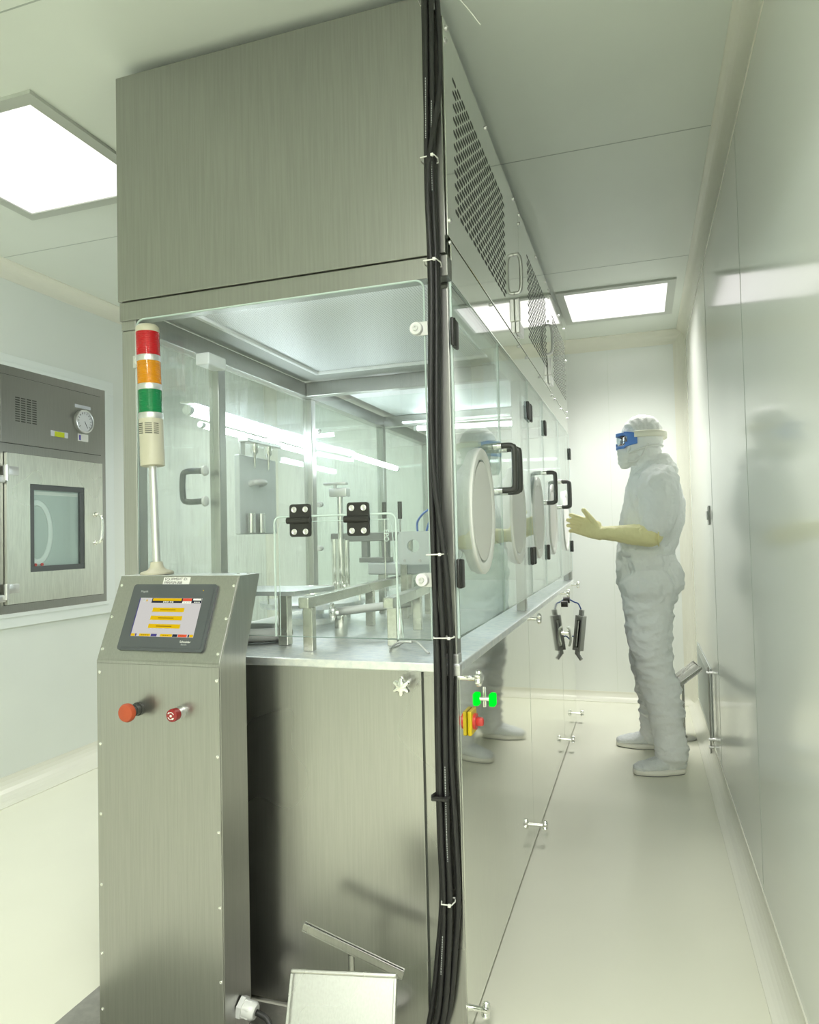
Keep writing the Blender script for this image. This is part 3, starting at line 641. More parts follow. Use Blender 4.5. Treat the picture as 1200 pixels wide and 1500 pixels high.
for x in (-.99, -.80): MB().box((x-.012, 2.64, Z0), (x+.012, 2.66, 1.0475)).build('leg', M['bar'], t)
t = thing('valve_plate', 'pale square plate with a round hole, beside the cable corner', 'plate', (-.69, 2.5, Z0))
ho = [(-.765+.0, 0)]
b = MB(); R_ = .024; cx, cz = -.805, 1.158
o4 = [(-.865, 1.09), (-.62, 1.09), (-.62, 1.212), (-.865, 1.212)]
n = 32; vo = []; vi = []; 
for i in range(n):
    a = 2*PI*i/n + PI/4*0; dx, dz = math.cos(a), math.sin(a)
    ts = []
    if dx > 1e-6: ts.append((-.62-cx)/dx)
    if dx < -1e-6: ts.append((-.865-cx)/dx)
    if dz > 1e-6: ts.append((1.212-cz)/dz)
    if dz < -1e-6: ts.append((1.09-cz)/dz)
    tt = min(ts); vo.append((cx+dx*tt, cz+dz*tt)); vi.append((cx+dx*R_, cz+dz*R_))
rg = []
for yy, pts in ((2.49, vo), (2.49, vi), (2.505, vi), (2.505, vo)): rg.append([b.bm.verts.new((x, yy, z)) for x, z in pts])
b.skin(rg, 0, False, False, True)
b.build('plate', M['board'], t)
b = MB()
for x in (-.84, -.78): b.lathe((x, 2.4899, 1.104), (0, -1, 0), ((0, .006), (.003, .005), (.003, 0)), 12)
b.build('screws', M['alu'], t)
for x in (-.845, -.66): MB().box((x-.012, 2.49, Z0), (x+.012, 2.505, 1.0895)).build('leg', M['bar'], t)
for k_, (pts, l_) in enumerate((([(-.79, 2.50, 1.2125), (-.785, 2.49, 1.25), (-.745, 2.47, 1.285), (-.70, 2.46, 1.295), (-.65, 2.48, 1.27), (-.64, 2.5, 1.2125)], 'outer bright blue air tube arching over the pale valve plate'),
                  ([(-.755, 2.50, 1.2125), (-.74, 2.49, 1.245), (-.715, 2.48, 1.265), (-.69, 2.48, 1.25), (-.68, 2.5, 1.2125)], 'inner bright blue air tube under the wider arch'))):
    tag(MB().tube(pts, .004, 8, smooth_path=5).build('air_tube', M['blue'], None, True), l_, 'tube')
t = thing('mounting_plate', 'pale plate with a small handle hung on the left side window', 'plate', (-1.345, 2.3, 1.22))
MB().box((-1.371, 2.19, 1.215), (-1.350, 2.455, 1.50), .004).build('board', M['board'], t)
MB().tube([(-1.350, 2.26, 1.40), (-1.32, 2.262, 1.405), (-1.318, 2.31, 1.405), (-1.350, 2.33, 1.40)], .011, 10, smooth_path=3).build('handle', M['white'], t)
for y in (2.24, 2.31): MB().cyl((-1.335, y, 1.22), (-1.335, y, 1.29), .0145, n=16).build('bottle', M['chrome'], t)
for y in (2.27, 2.37): 
    MB().lathe((-1.335, y, 1.545), (0, 0, -1), ((0, .014), (.03, .014), (.04, .006), (.08, .004), (.09, .001)), 14).build('nozzle', M['chrome'], t)
MB().box((-1.36, 2.2, 1.545), (-1.32, 2.45, 1.56), .003).build('nozzle_bar', M['alu'], t)
MB().box((-1.358, 2.2, 1.5), (-1.35, 2.23, 1.5455)).build('bracket', M['alu'], t)
t = thing('sensor_stand', 'small pair of upright dark sensor bars behind the right flap hinge', 'sensor', (-.91, 2.56, Z0))
for x in (-.942, -.878):
    MB().cyl((x, 2.56, 1.262), (x, 2.56, 1.328), .0085, n=12).build('sensor', M['grey_h'], t); MB().cyl((x, 2.56, Z0), (x, 2.56, 1.262), .003, n=8).build('rod', M['chrome'], t)
b = MB().tube([(-.56, 1.70, .93), (-.60, 1.72, .925), (-.645, 1.78, .900), (-.66, 1.83, Z0+.004), (-.652, 1.86, Z0+.004), (-.63, 1.85, .905), (-.58, 1.80, .915), (-.54, 1.76, .897), (-.53, 1.75, Z0+.004)], .003, 8, smooth_path=6)
tag(b.build('signal_cable', M['white'], None, True), 'thin white cable looped on the counter behind the cable corner', 'cable')
# ------------------------------------------------------------------ control console
CX0, CX1, CY0, CY1 = -1.31, -.952, 1.448, 1.56
CO = thing('control_console', 'stainless steel control console with slanted touchscreen head', 'console', ((CX0+CX1)/2, 1.5, .013))
prof = [(CY0, .013), (CY1, .013), (CY1, .906), (1.632, 1.104), (1.632, 1.108), (1.540, 1.108), (CY0, .903)]
MB().prism([(CX0, y, z) for y, z in prof], (CX1-CX0, 0, 0)).build('housing', M['steel'], CO)
MB().box((CX0+.003, CY0-.002, .02), (CX1-.003, CY0-.0003, .898), .0008).build('front_cover', M['steel'], CO)
O = Vector((CX0, CY0, .903)); U = Vector((1, 0, 0)); V = Vector((0, .092, .205)).normalized(); N = U.cross(V)
F4 = Matrix(((U.x, V.x, N.x, O.x), (U.y, V.y, N.y, O.y), (U.z, V.z, N.z, O.z), (0, 0, 0, 1)))
def slab(u0, v0, u1, v1, w0, w1, bev=0, r=0):
    b = MB()
    if r: b.prism([(u, v, w0) for u, v in rrect(u0, u1, v0, v1, r, 4)], (0, 0, w1-w0))
    else: b.box((u0, v0, w0), (u1, v1, w1), bev)
    return b.xf(F4)
slab(.003, .004, .355, .221, .0003, .0018, .0006).build('head_cover', M['steel'], CO)
MB().box((CX0-.001, 1.541, 1.108), (CX1+.001, 1.631, 1.1095), .0005).build('top_cover', M['counter'], CO)
for u, v in ((.012, .198), (.010, .113), (.009, .029), (.348, .197), (.347, .113), (.346, .026)):
    p = F4 @ Vector((u, v, .0018)); MB().lathe(p, N, ((0, .0042), (.0015, .004), (.0022, .002), (.0012, .0014), (.0012, 0)), 10).build('cover_screw', M['chrome'], CO)
for x, zs in ((-1.299, (.875, .697, .525, .352, .185, .05)), (-.961, (.867, .69, .515, .341, .172))):
    for z in zs: MB().lathe((x, CY0-.002, z), (0, -1, 0), ((0, .0042), (.0015, .004), (.0022, .002), (.0012, .0014), (.0012, 0)), 10).build('cover_screw', M['chrome'], CO)
for x, y in ((-.985, 1.585), (-.965, 1.60)): MB().lathe((x, y, 1.1095), (0, 0, 1), ((0, .004), (.002, .0035), (.002, 0)), 8).build('cover_screw', M['grey'], CO)
H = slab(.057, .027, .306, .199, .0019, .0085, 0, .008).build('touchscreen', M['bezel'], CO)
slab(.064, .034, .299, .192, .0085, .0095, 0, .005).build('bezel_rim', M['bezel'], H)
w = .0096
slab(.087, .062, .272, .162, w, w+.0004).build('screen', M['scr_w'], H)
def patch(u0, v0, u1, v1, mat, lvl=1, nm='screen_field'): return slab(u0, v0, u1, v1, w+.0004*lvl, w+.0004*lvl+.0003).build(nm, M[mat], H)
patch(.0872, .062, .0895, .162, 'scr_b')
patch(.125, .149, .2715, .1615, 'scr_d'); patch(.128, .1545, .213, .161, 'scr_y', 2); patch(.217, .1545, .243, .161, 'scr_r', 2); patch(.247, .156, .270, .1605, 'label', 2); patch(.217, .148, .243, .1535, 'label', 2)
for u in (.160, .166, .172, .180, .186): patch(u, .1502, u+.0045, .1525, 'label', 2, 'caption_mark')
for u in (.251, .257, .263): patch(u, .1505, u+.0045, .1522, 'label', 2, 'caption_mark')
for u in (.221, .228, .235): patch(u, .1498, u+.004, .1518, 'print_', 3, 'caption_mark')
patch(.098, .153, .104, .157, 'print_'); patch(.108, .153, .112, .157, 'scr_y')
for v in (.1245, .1035, .0825):
    patch(.1335, v, .2285, v+.0125, 'print_', 1, 'button_shadow'); patch(.1345, v+.001, .2275, v+.0115, 'scr_y', 2, 'button')
    patch(.158, v+.0052, .203, v+.0072, 'scr_t', 3, 'caption_mark')
for u0_, u1_, m_ in ((.089, .101, 'scr_y'), (.102, .106, 'scr_b'), (.114, .147, 'scr_y'), (.149, .166, 'scr_b'), (.176, .211, 'scr_y'), (.212, .226, 'scr_d'), (.228, .253, 'scr_r'), (.256, .260, 'scr_d'), (.261, .271, 'scr_y')):
    patch(u0_, .0625, u1_, .069, m_)
for u in (.12, .126, .132, .138, .184, .190, .196, .234, .240): patch(u, .065, u+.0042, .0665, 'scr_t', 2, 'caption_mark')
text('lettering', 'Magelis', .0075, F4 @ Matrix.Translation((.084, .177, .0097)), M['print_'], H)
text('lettering', 'Schneider', .0078, F4 @ Matrix.Translation((.237, .0485, .0097)), M['label'], H)
text('lettering', 'Electric', .0055, F4 @ Matrix.Translation((.242, .0425, .0097)), M['print_'], H)
slab(.268, .181, .2705, .1835, .0095, .0101).build('status_light', M['scr_y'], H)
L_ = slab(.137, .2005, .217, .2205, .0019, .0022).build('equipment_label', M['label'], CO)
text('lettering', 'EQUIPMENT ID:', .0098, F4 @ Matrix.Translation((.141, .2118, .0023)), M['ink'], L_)
text('lettering', 'FFM/FSM-008', .0098, F4 @ Matrix.Translation((.141, .2026, .0023)), M['ink'], L_)
# emergency stop and key switch
p = Vector((-1.183, CY0-.002, .79))
e_ = MB().lathe(p, (0, -1, 0), ((0, .0165), (.006, .0165), (.006, .0135), (.012, .0135), (.012, .0145), (.02, .0145), (.02, .013), (.034, .013)), 28).build('emergency_stop', M['grey_h'], CO)
lab(MB().lathe(p, (0, -1, 0), ((.034, .0125), (.036, .0215), (.043, .0225), (.049, .0195), (.0515, .012), (.052, 0)), 40).build('mushroom_head', M['red_btn'], e_), 'orange-red mushroom head')
p = Vector((-1.063, CY0-.002, .788))
e_ = MB().lathe(p, (0, -1, 0), ((0, .015), (.005, .015), (.007, .0135), (.016, .0135)), 28).build('reset_button', M['alu'], CO)
lab(MB().lathe(p, (0, -1, 0), ((.016, .0145), (.03, .0155), (.034, .0145), (.036, .011), (.0365, 0)), 36).build('button_cap', M['red_d'], e_), 'dark red cap')
b = MB()
for s in (1, -1):
    pts = [p + Vector((.0082*math.cos(a), -.0368, .0082*math.sin(a))) for a in [s*PI/2*0 + (PI*0 if s > 0 else PI) + .4 + i*.3 for i in range(7)]]
    b.tube(pts, .0009, 6); b.lathe(pts[-1], pts[-1]-pts[-2], ((0, .0026), (.005, .0001)), 8)
b.cyl(p+Vector((0, -.0364, 0)), p+Vector((0, -.0372, 0)), .003, n=10)
b.build('arrow_marks', M['label'], e_)
g = MB().lathe((CX1, 1.512, .078), (1, 0, -.15), ((0, .026), (.012, .026), (.012, .021), (.03, .022), (.034, .018), (.034, .012)), 6)
g.lathe((CX1+.001, 1.512, .078), (1, 0, -.15), ((.012, .020), (.036, .0205), (.042, .016), (.042, .0)), 24)
lab(g.build('cable_gland', M['white'], CO), 'white plastic cable gland')
tag(MB().tube([(CX1+.043, 1.512, .0716), (CX1+.075, 1.51, .06), (CX1+.10, 1.49, .030), (CX1+.115, 1.44, .020), (CX1+.12, 1.34, .0193)], .007, 10, smooth_path=5).build('console_cable', M['rubber'], None, True), 'short black cable leaving the white gland at the console foot', 'cable')
tag(MB().box((-1.42, 1.10, .0003), (-.70, 1.632, .0122), .002).build('floor_plate', M['floorplate']), 'worn steel plate on the floor under the console', 'plate')
# signal tower
T = thing('signal_tower', 'red, amber and green signal tower on the console top', 'signal light', (-1.234, 1.586, 1.1096))
ax = Vector((-.033, 0, 1)).normalized(); B = Vector((-1.234, 1.586, 1.1097))
MB().lathe(B, ax, ((0, .043), (.005, .043), (.008, .040), (.013, .024), (.02, .018), (.032, .0155), (.034, .0155)), 40).build('foot', M['beige'], T)
MB().lathe(B, ax, ((.033, .0105), (.291, .0105)), 24).build('pole', M['alu'], T)
bd = MB().lathe(B, ax, ((.290, .028), (.292, .0315), (.335, .0318), (.336, .0312), (.415, .0312), (.417, .031)), 40).build('buzzer_body', M['beige'], T)
b = MB()
for j in range(6):
    z = .377+j*.0052
    for c in (-1.95, -1.15, -.5):
        pts = [B+ax*z+Vector((.0314*math.cos(c+k_*.1), .0314*math.sin(c+k_*.1), 0)) for k_ in range(-3, 4)] if c != -.5 else [B+ax*z+Vector((.0314*math.cos(c+k_*.07), .0314*math.sin(c+k_*.07), 0)) for k_ in range(-3, 4)]
        b.tube(pts, .0011, 5)
lab(b.build('sound_slots', M['dark'], bd), 'dark slots')
for z0, z1, mt, nm in ((.432, .495, 'l_grn', 'green lens'), (.511, .573, 'l_amb', 'amber lens'), (.589, .653, 'l_red', 'red lens')):
    lab(MB().lathe(B, ax, ((z0, .0308), (z1, .0308)), 44).build('lens', M[mt], T), nm)
    MB().lathe(B, ax, ((z0+.002, .012), (z1-.002, .012)), 16).build('lamp_core', M['alu'], T)
for z in (.417, .495, .573): MB().lathe(B, ax, ((z, .0312), (z+.0015, .0318), (z+.0145, .0318), (z+.016, .0312)), 40).build('silver_ring', M['alu'], T)
MB().lathe(B, ax, ((.653, .0312), (.658, .0315), (.668, .030), (.674, .024), (.676, .012), (.6765, 0)), 40).build('cap', M['beige'], T)

# ------------------------------------------------------------------ cable bundle on the corner post
path = ((2.575, -.449), (2.3, -.452), (2.05, -.456), (1.8, -.4535), (1.4, -.4625), (1.1, -.462), (.9, -.4585), (.7, -.4605), (.5, -.4605), (.35, -.458), (.2, -.466), (.09, -.478), (.016, -.50))
names = ['leftmost black cable of the bundle down the corner post', 'second black cable from the left down the corner post', 'middle black cable of the corner bundle, set back between its neighbours', 'fourth black cable from the left down the corner post', 'rightmost black cable of the bundle, bulging beside the post']
for i in range(5):
    r = .0068; off = (-.0148, -.0074, 0, .0074, .0148)[i]; yy = (1.6215, 1.609, 1.6215, 1.609, 1.6215)[i]
    pts = []
    for j, (z, x) in enumerate(path):
        sq = 1
        bul = .007*math.exp(-((z-.95)/.12)**2) + .010*math.exp(-((z-.42)/.22)**2) if i == 4 else 0
        lft = -.012*math.exp(-((z-.12)/.12)**2) if i == 0 else 0
        w_ = max(0, min(1, (z-.95)/.25))*max(0, min(1, (2.4-z)/.35)); w_ = w_*w_*(3-2*w_)
        ox, oy = ((-.0074, 1.6215), (-.0074, 1.607), (.0070, 1.6215), (.0070, 1.607), (0, 1.590))[i]
        pts.append((x+off*(1-w_)+ox*w_+bul+lft+(.085*w_*(1-w_) if i == 4 else 0), yy*(1-w_)+oy*w_, z))
    cb = tag(MB().tube(pts, r, 12, smooth_path=6).build('power_cable', M['rubber'], None, True), names[i], 'cable', 'black cables down the corner post')
    if i in (1, 3):
        mk_ = MB(); fine = catmull([Vector(p_) for p_ in pts], 40)
        for z0_, z1_ in (((2.15, 2.30), (.18, .27)) if i == 1 else ((2.02, 2.24), (.44, .66))):
            zz = z0_
            while zz < z1_:
                q_ = min(fine, key=lambda v_: abs(v_.z-zz)); L_ = random.choice((.002, .003, .0045))
                mk_.box((q_.x-.0008, q_.y-r-.0004, zz), (q_.x+.0010, q_.y-r+.001, zz+L_)); zz += L_+.0022
        lab(mk_.build('print_marks', M['print_'], cb), 'tiny pale printed marks')
def tie(z, x0, x1, y0, y1, label, mat='tie', h=.0028):
    b = MB(); pts = [(x0, y0, z), (x1, y0, z+.001), (x1+.004, (y0+y1)/2, z+.001), (x1, y1, z), (x0, y1, z), (x0-.004, (y0+y1)/2, z)]
    b.tube(pts, h*.6, 6, closed=True); b.box((x1-.008, y0-.005, z-.003), (x1-.001, y0+.001, z+.004), .001)
    tag(b.build('cable_tie', M[mat]), label, 'cable tie')
tie(2.10, -.474, -.440, 1.592, 1.629, 'white cable tie on the cable bundle in front of the hood')
tie(1.845, -.469, -.438, 1.580, 1.6305, 'white cable tie on the cable bundle at the top of the glass')
tie(1.152, -.479, -.442, 1.580, 1.6305, 'white cable tie on the cable bundle beside the lower window clamp')
tie(.957, -.470, -.428, 1.592, 1.626, 'white cable tie just above the counter corner, reaching the post')
tie(.347, -.466, -.442, 1.590, 1.626, 'white cable tie on the lower cable bundle near the tray')
b = MB().tube([(-.476, 1.598, 2.50), (-.424, 1.598, 2.50), (-.424, 1.6305, 2.50), (-.476, 1.6305, 2.50)], .0016, 6, closed=True)
b.tube([(-.424, 1.598, 2.50), (-.405, 1.602, 2.495), (-.375, 1.606, 2.475), (-.345, 1.612, 2.435), (-.325, 1.618, 2.405)], .0013, 6, smooth_path=4)
tag(b.build('cable_tie', M['tie']), 'white cable tie with a long curled tail, topmost on the cable bundle', 'cable tie')
tie(.585, -.482, -.452, 1.592, 1.628, 'black tape band on the cable bundle below the counter', 'black', .009)

# ------------------------------------------------------------------ tilted tray stands
def tray_stand(base, top, size, rot, label, grp='tilted tray stands'):
    """round foot, thin pole, shallow tray of size (a, b) turned by the matrix rot"""
    base, top = Vector(base), Vector(top)
    t = thing('tray_stand', label, 'stand', base, grp)
    MB().lathe(base, (0, 0, 1), ((.0004, .066), (.004, .066), (.007, .06), (.009, .02), (.02, .012), (.0205, 0)), 36).build('foot', M['steel'], t)
    MB().cyl(base+Vector((0, 0, .015)), top, .0075, n=14).build('pole', M['steel'], t)
    m4 = Matrix.Translation(top) @ rot.to_4x4(); a, b_ = size
    b = MB().box((-a/2, -b_/2, .0), (a/2, b_/2, .004), .001)
    for lo, hi in (((-a/2, -b_/2), (a/2, -b_/2+.004)), ((-a/2, b_/2-.004), (a/2, b_/2)), ((-a/2, -b_/2+.004), (-a/2+.004, b_/2-.004)), ((a/2-.004, -b_/2+.004), (a/2, b_/2-.004))):
        b.box((*lo, .004), (*hi, .021), .001)
    b.xf(m4).build('tray', M['steel_d'], t)
    return t
E3 = lambda x, y, z: Matrix.Rotation(math.radians(z), 3, 'Z') @ Matrix.Rotation(math.radians(y), 3, 'Y') @ Matrix.Rotation(math.radians(x), 3, 'X')
tray_stand((.195, 4.36, 0), (.195, 4.36, .335), (.24, .20), E3(0, -38, 8), 'tilted steel tray stand on a round foot behind the person')
tray_stand((-.668, 1.53, .013), (-.668, 1.53, .236), (.258, .012), E3(0, 16, 0), 'tilted narrow steel bar stand against the machine foot, behind the foreground tray')
# foreground tray, sloping towards the viewer
t = thing('tray_stand', 'steel tray stand in the foreground, its flat tray facing the camera', 'stand', (-.585, 1.30, 0), 'tilted tray stands')
MB().lathe((-.585, 1.34, 0), (0, 0, 1), ((.0004, .066), (.004, .066), (.007, .06), (.009, .02), (.02, .012), (.0205, 0)), 36).build('foot', M['steel'], t)
m4 = Matrix.Translation((-.595, 1.322, .331)) @ (Matrix.Rotation(math.radians(11.5), 3, 'Z') @ Matrix.Rotation(math.radians(62), 3, 'X')).to_4x4()
b = MB().box((-.108, -.235, -.014), (.108, 0, -.010), .001)
b.box((-.108, -.008, -.010), (.108, 0, .002), .003); b.box((-.108, -.235, -.010), (-.102, -.008, .000), .001); b.box((.102, -.235, -.010), (.108, -.008, .000), .001); b.box((-.102, -.235, -.010), (.102, -.229, .000), .001)
b.xf(m4).build('tray', M['steel_d'], t)
MB().cyl((-.585, 1.34, .015), (-.585, 1.34, .272), .0075, n=14).build('pole', M['steel'], t)

# ------------------------------------------------------------------ box on blue wires, hanging off the machine side
t = thing('hanging_switch_box', 'small grey slotted box hanging on blue wires off the machine side', 'switch box', (-.36, 4.25, .50))
m4 = Matrix.Translation((-.365, 4.25, .60)) @ Matrix.Rotation(math.radians(7), 4, 'Y') @ Matrix.Rotation(math.radians(-30), 4, 'Z')
b = MB()
for lo, hi in (((-.026, -.02, -.10), (-.014, .02, .105)), ((.014, -.02, -.10), (.026, .02, .105)), ((-.014, -.02, .08), (.014, .02, .105)), ((-.014, -.02, -.10), (.014, .02, -.082)), ((-.014, .008, -.082), (.014, .02, .08))):
    b.box(lo, hi, .002)
b.box((-.012, -.01, .105), (.014, .01, .14), .003); b.box((-.012, -.012, -.125), (.010, .012, -.10), .003); b.cyl((.0, 0, -.12), (.03, 0, -.148), .011, n=12)
b.xf(m4).build('box', M['grey'], t)
MB().box((-.004, -.021, -.075), (.004, -.004, .075), .001).xf(m4).build('slot_liner', M['alu'], t)
b = MB().tube([(-.352, 4.25, .742), (-.365, 4.23, .775), (-.385, 4.22, .785), (-.41, 4.21, .80), (MX1+.0175, 4.19, .80)], .004, 8, smooth_path=5)
b.tube([(-.385, 4.26, .57), (-.405, 4.27, .58), (-.42, 4.28, .57), (MX1+.001, 4.29, .56)], .004, 8, smooth_path=5)
lab(b.build('wire', M['bluew'], t), 'blue wires')
t2 = thing('machine_side_knob', 'cluster of chrome hooks on the machine side beside the hanging box', 'hook', (MX1+.02, 4.05, .6))
b = MB().cyl((MX1, 4.05, .63), (MX1+.02, 4.05, .63), .012, n=16)
for i in range(5): b.tube([(MX1+.015, 4.02+i*.012, .665), (MX1+.028, 4.02+i*.012, .65), (MX1+.032, 4.02+i*.012, .60), (MX1+.024, 4.02+i*.012, .56)], .005, 8, smooth_path=3)
b.build('hooks', M['chrome'], t2)
# ------------------------------------------------------------------ the person
PE = thing('person', 'person in white hooded coverall, blue goggles and long yellow gloves', 'person', (.03, 3.9, 0))
def loft(b, secs, n=22):
    """secs: (centre, half-width vector a, half-width vector b)"""
    rings = []
    for c, a, d in secs:
        c, a, d = Vector(c), Vector(a), Vector(d)
        rings.append([b.bm.verts.new(c + a*math.cos(2*PI*i/n) + d*math.sin(2*PI*i/n)) for i in range(n)])
    b.skin(rings); return b
def limb(b, pts, k=1.0, n=18):
    secs = []
    P = [Vector(p[:3]) for p in pts]
    for i, p in enumerate(pts):
        d = (P[min(i+1, len(P)-1)]-P[max(i-1, 0)]).normalized()
        ref = Vector((1, 0, 0)) if abs(d.x) < .8 else Vector((0, 0, 1))
        e1 = (ref-d*ref.dot(d)).normalized(); e2 = d.cross(e1)
        rx = p[3]*k; ry = (p[4] if len(p) > 4 else p[3])*k
        secs.append((P[i], e1*rx, e2*ry))
    loft(b, secs, n)
    ball(b, P[0], pts[0][3]*k*.98); ball(b, P[-1], pts[-1][3]*k*.98)
def ball(b, c, r, sc=(1, 1, 1), rot=None):
    r_ = bmesh.ops.create_uvsphere(b.bm, u_segments=20, v_segments=14, radius=1)
    for v in r_['verts']:
        q = Vector((v.co.x*r*sc[0], v.co.y*r*sc[1], v.co.z*r*sc[2]))
        if rot: q = rot @ q
        v.co = q + Vector(c)
def fuse(b, vox, smooth=6, disp=None):
    """melt the overlapping closed shapes of b into one continuous skin"""
    bmesh.ops.recalc_face_normals(b.bm, faces=b.bm.faces)
    me = bpy.data.meshes.new('tmp'); b.bm.to_mesh(me); b.bm.free()
    ob = bpy.data.objects.new('tmp', me); COL.objects.link(ob)
    md = ob.modifiers.new('r', 'REMESH'); md.mode = 'VOXEL'; md.voxel_size = vox
    if smooth:
        s = ob.modifiers.new('s', 'SMOOTH'); s.factor = .5; s.iterations = smooth
    bpy.context.view_layer.update()
    m2 = bpy.data.meshes.new_from_object(ob.evaluated_get(bpy.context.evaluated_depsgraph_get()))
    bpy.data.objects.remove(ob)
    if disp:
        nr = [v.normal.copy() for v in m2.vertices]
        for v, n_ in zip(m2.vertices, nr): v.co += n_*disp(v.co, n_)
    out = MB(); out.bm.from_mesh(m2); bpy.data.meshes.remove(m2); return out
def rid(p, sx, sy, sz, o=0): return 1 - 2*abs(noise.noise(Vector((p.x*sx+o, p.y*sy+o*.7, p.z*sz+o*1.3))))
torso = [  # z, front x, back x, half width in y, y centre
    (.86, -.085, .140, .165, 3.90), (.93, -.115, .158, .180, 3.90), (1.00, -.117, .150, .178, 3.90), (1.08, -.112, .142, .168, 3.90), (1.16, -.104, .172, .168, 3.90),
    (1.24, -.092, .198, .180, 3.90), (1.33, -.075, .202, .192, 3.90), (1.41, -.058, .188, .190, 3.90), (1.46, -.045, .165, .150, 3.90), (1.50, -.035, .135, .085, 3.90), (1.54, -.03, .11, .065, 3.90)]
LLEG = [(.025, 3.805, .90, .125, .098), (.02, 3.79, .78, .112, .095), (.022, 3.775, .66, .098, .085), (.035, 3.765, .53, .088, .076), (.052, 3.755, .46, .083, .074), (.078, 3.735, .33, .076, .068), (.096, 3.725, .22, .067, .062), (.105, 3.72, .12, .060, .056), (.106, 3.72, .085, .058, .056)]
RLEG = [(.025, 3.995, .90, .125, .098), (.012, 4.01, .78, .112, .095), (.006, 4.03, .66, .098, .085), (.010, 4.055, .53, .086, .076), (.016, 4.07, .46, .080, .072), (.024, 4.09, .33, .072, .066), (.028, 4.10, .22, .064, .060), (.030, 4.11, .12, .058, .055), (.030, 4.11, .085, .056, .055)]
LARM = [(.075, 3.735, 1.415, .082, .075), (.085, 3.70, 1.36, .078, .072), (.078, 3.675, 1.28, .071, .064), (.064, 3.655, 1.215, .060, .056), (.050, 3.650, 1.182, .032, .032)]
RARM = [(.075, 4.07, 1.415, .078, .07), (.085, 4.10, 1.33, .070, .062), (.08, 4.115, 1.22, .060, .055), (.07, 4.12, 1.12, .05, .048), (.055, 4.12, 1.02, .046, .044)]
def body_shapes(k):
    b = MB()
    loft(b, [((( f+r)/2, y, z), (max((r-f)/2 - (1-k)*.12, .04), 0, 0), (0, w*k, 0)) for z, f, r, w, y in torso], 30)
    ball(b, (.04, 3.9, .86), .12*k, (1, 1.35, .6))
    for L in (LLEG, RLEG, LARM, RARM): limb(b, L, k)
    return b
# the body itself, under the clothing: head with a face, trunk and limbs in one skin
b = body_shapes(.72)
HC = Vector((.004, 3.9, 1.672))
ball(b, HC, 1, (.092, .074, .108)); ball(b, (-.035, 3.9, 1.60), 1, (.058, .054, .072)); ball(b, (-.092, 3.9, 1.635), 1, (.018, .013, .02)); limb(b, [(.035, 3.9, 1.44, .055), (.02, 3.9, 1.60, .053)])
for s in (-1, 1): ball(b, (.012, 3.9+s*.072, 1.65), 1, (.018, .008, .03))
ball(b, (-.083, 3.9, 1.598), 1, (.012, .024, .008))
for (c0, c1) in (((.0, 3.645, 1.160), (-.20, 3.655, 1.185)), ((.055, 4.12, 1.02), (.0, 4.12, .83))): limb(b, [(*c0, .034), (*c1, .026)])
bd = fuse(b, .009, 5).build('body', M['skin'], PE, True)
for s in (-1, 1):
    ey = MB(); ball(ey, (-.079, 3.9+s*.033, 1.662), .0125); e_ = ey.build('eye', M['eye'], bd, True)
    MB().lathe((-.0905, 3.9+s*.033, 1.662), (-1, 0, 0), ((0, .006), (.0014, .005), (.0018, 0)), 14).build('iris', M['iris'], e_)
    MB().tube([(-.088, 3.9+s*.016, 1.686), (-.087, 3.9+s*.035, 1.692), (-.074, 3.9+s*.052, 1.688)], .0035, 6, smooth_path=3).build('eyebrow', M['brow'], bd, True)
# coverall
def suit_folds(p, n_):
    z = p.z; d = .002*noise.noise(p*14)
    leg = min(1, max(0, (.90-z)/.12)); knee = math.exp(-((z-.42)/.18)**2); cuff = math.exp(-((z-.12)/.06)**2); hip = math.exp(-((z-.93)/.12)**2)
    arm = 1 if p.y < 3.745 and z > 1.1 else 0
    w1 = noise.noise_vector(p*6)*.05; q = p + w1
    r1 = rid(q, 7, 7, 15); r2 = rid(q, 15, 15, 26, 3); r3 = rid(p, 40, 40, 34, 7)
    d += leg*((.009+.010*knee+.006*cuff)*max(-.3, r1)**1*abs(r1)**.6 + .007*r2*abs(r2) + .0025*r3)
    d += (1-leg)*(.012*rid(q, 13, 11, 5 if not arm else 7, 5) + .008*rid(q, 24, 22, 12, 9) + .003*r3) + hip*.009*rid(q, 9, 9, 20, 2)
    d += arm*.007*rid(q, 30, 26, 8, 11)
    return d
b = body_shapes(1.0)
ball(b, (.085, 3.755, 1.42), .088); ball(b, (.085, 4.045, 1.42), .085)
ball(b, (.125, 3.83, .94), .07, (.75, 1, 1.3)); ball(b, (.125, 3.97, .94), .07, (.75, 1, 1.3))
cv = fuse(b, .0075, 4, suit_folds).build('coverall', M['suit'], PE, True)
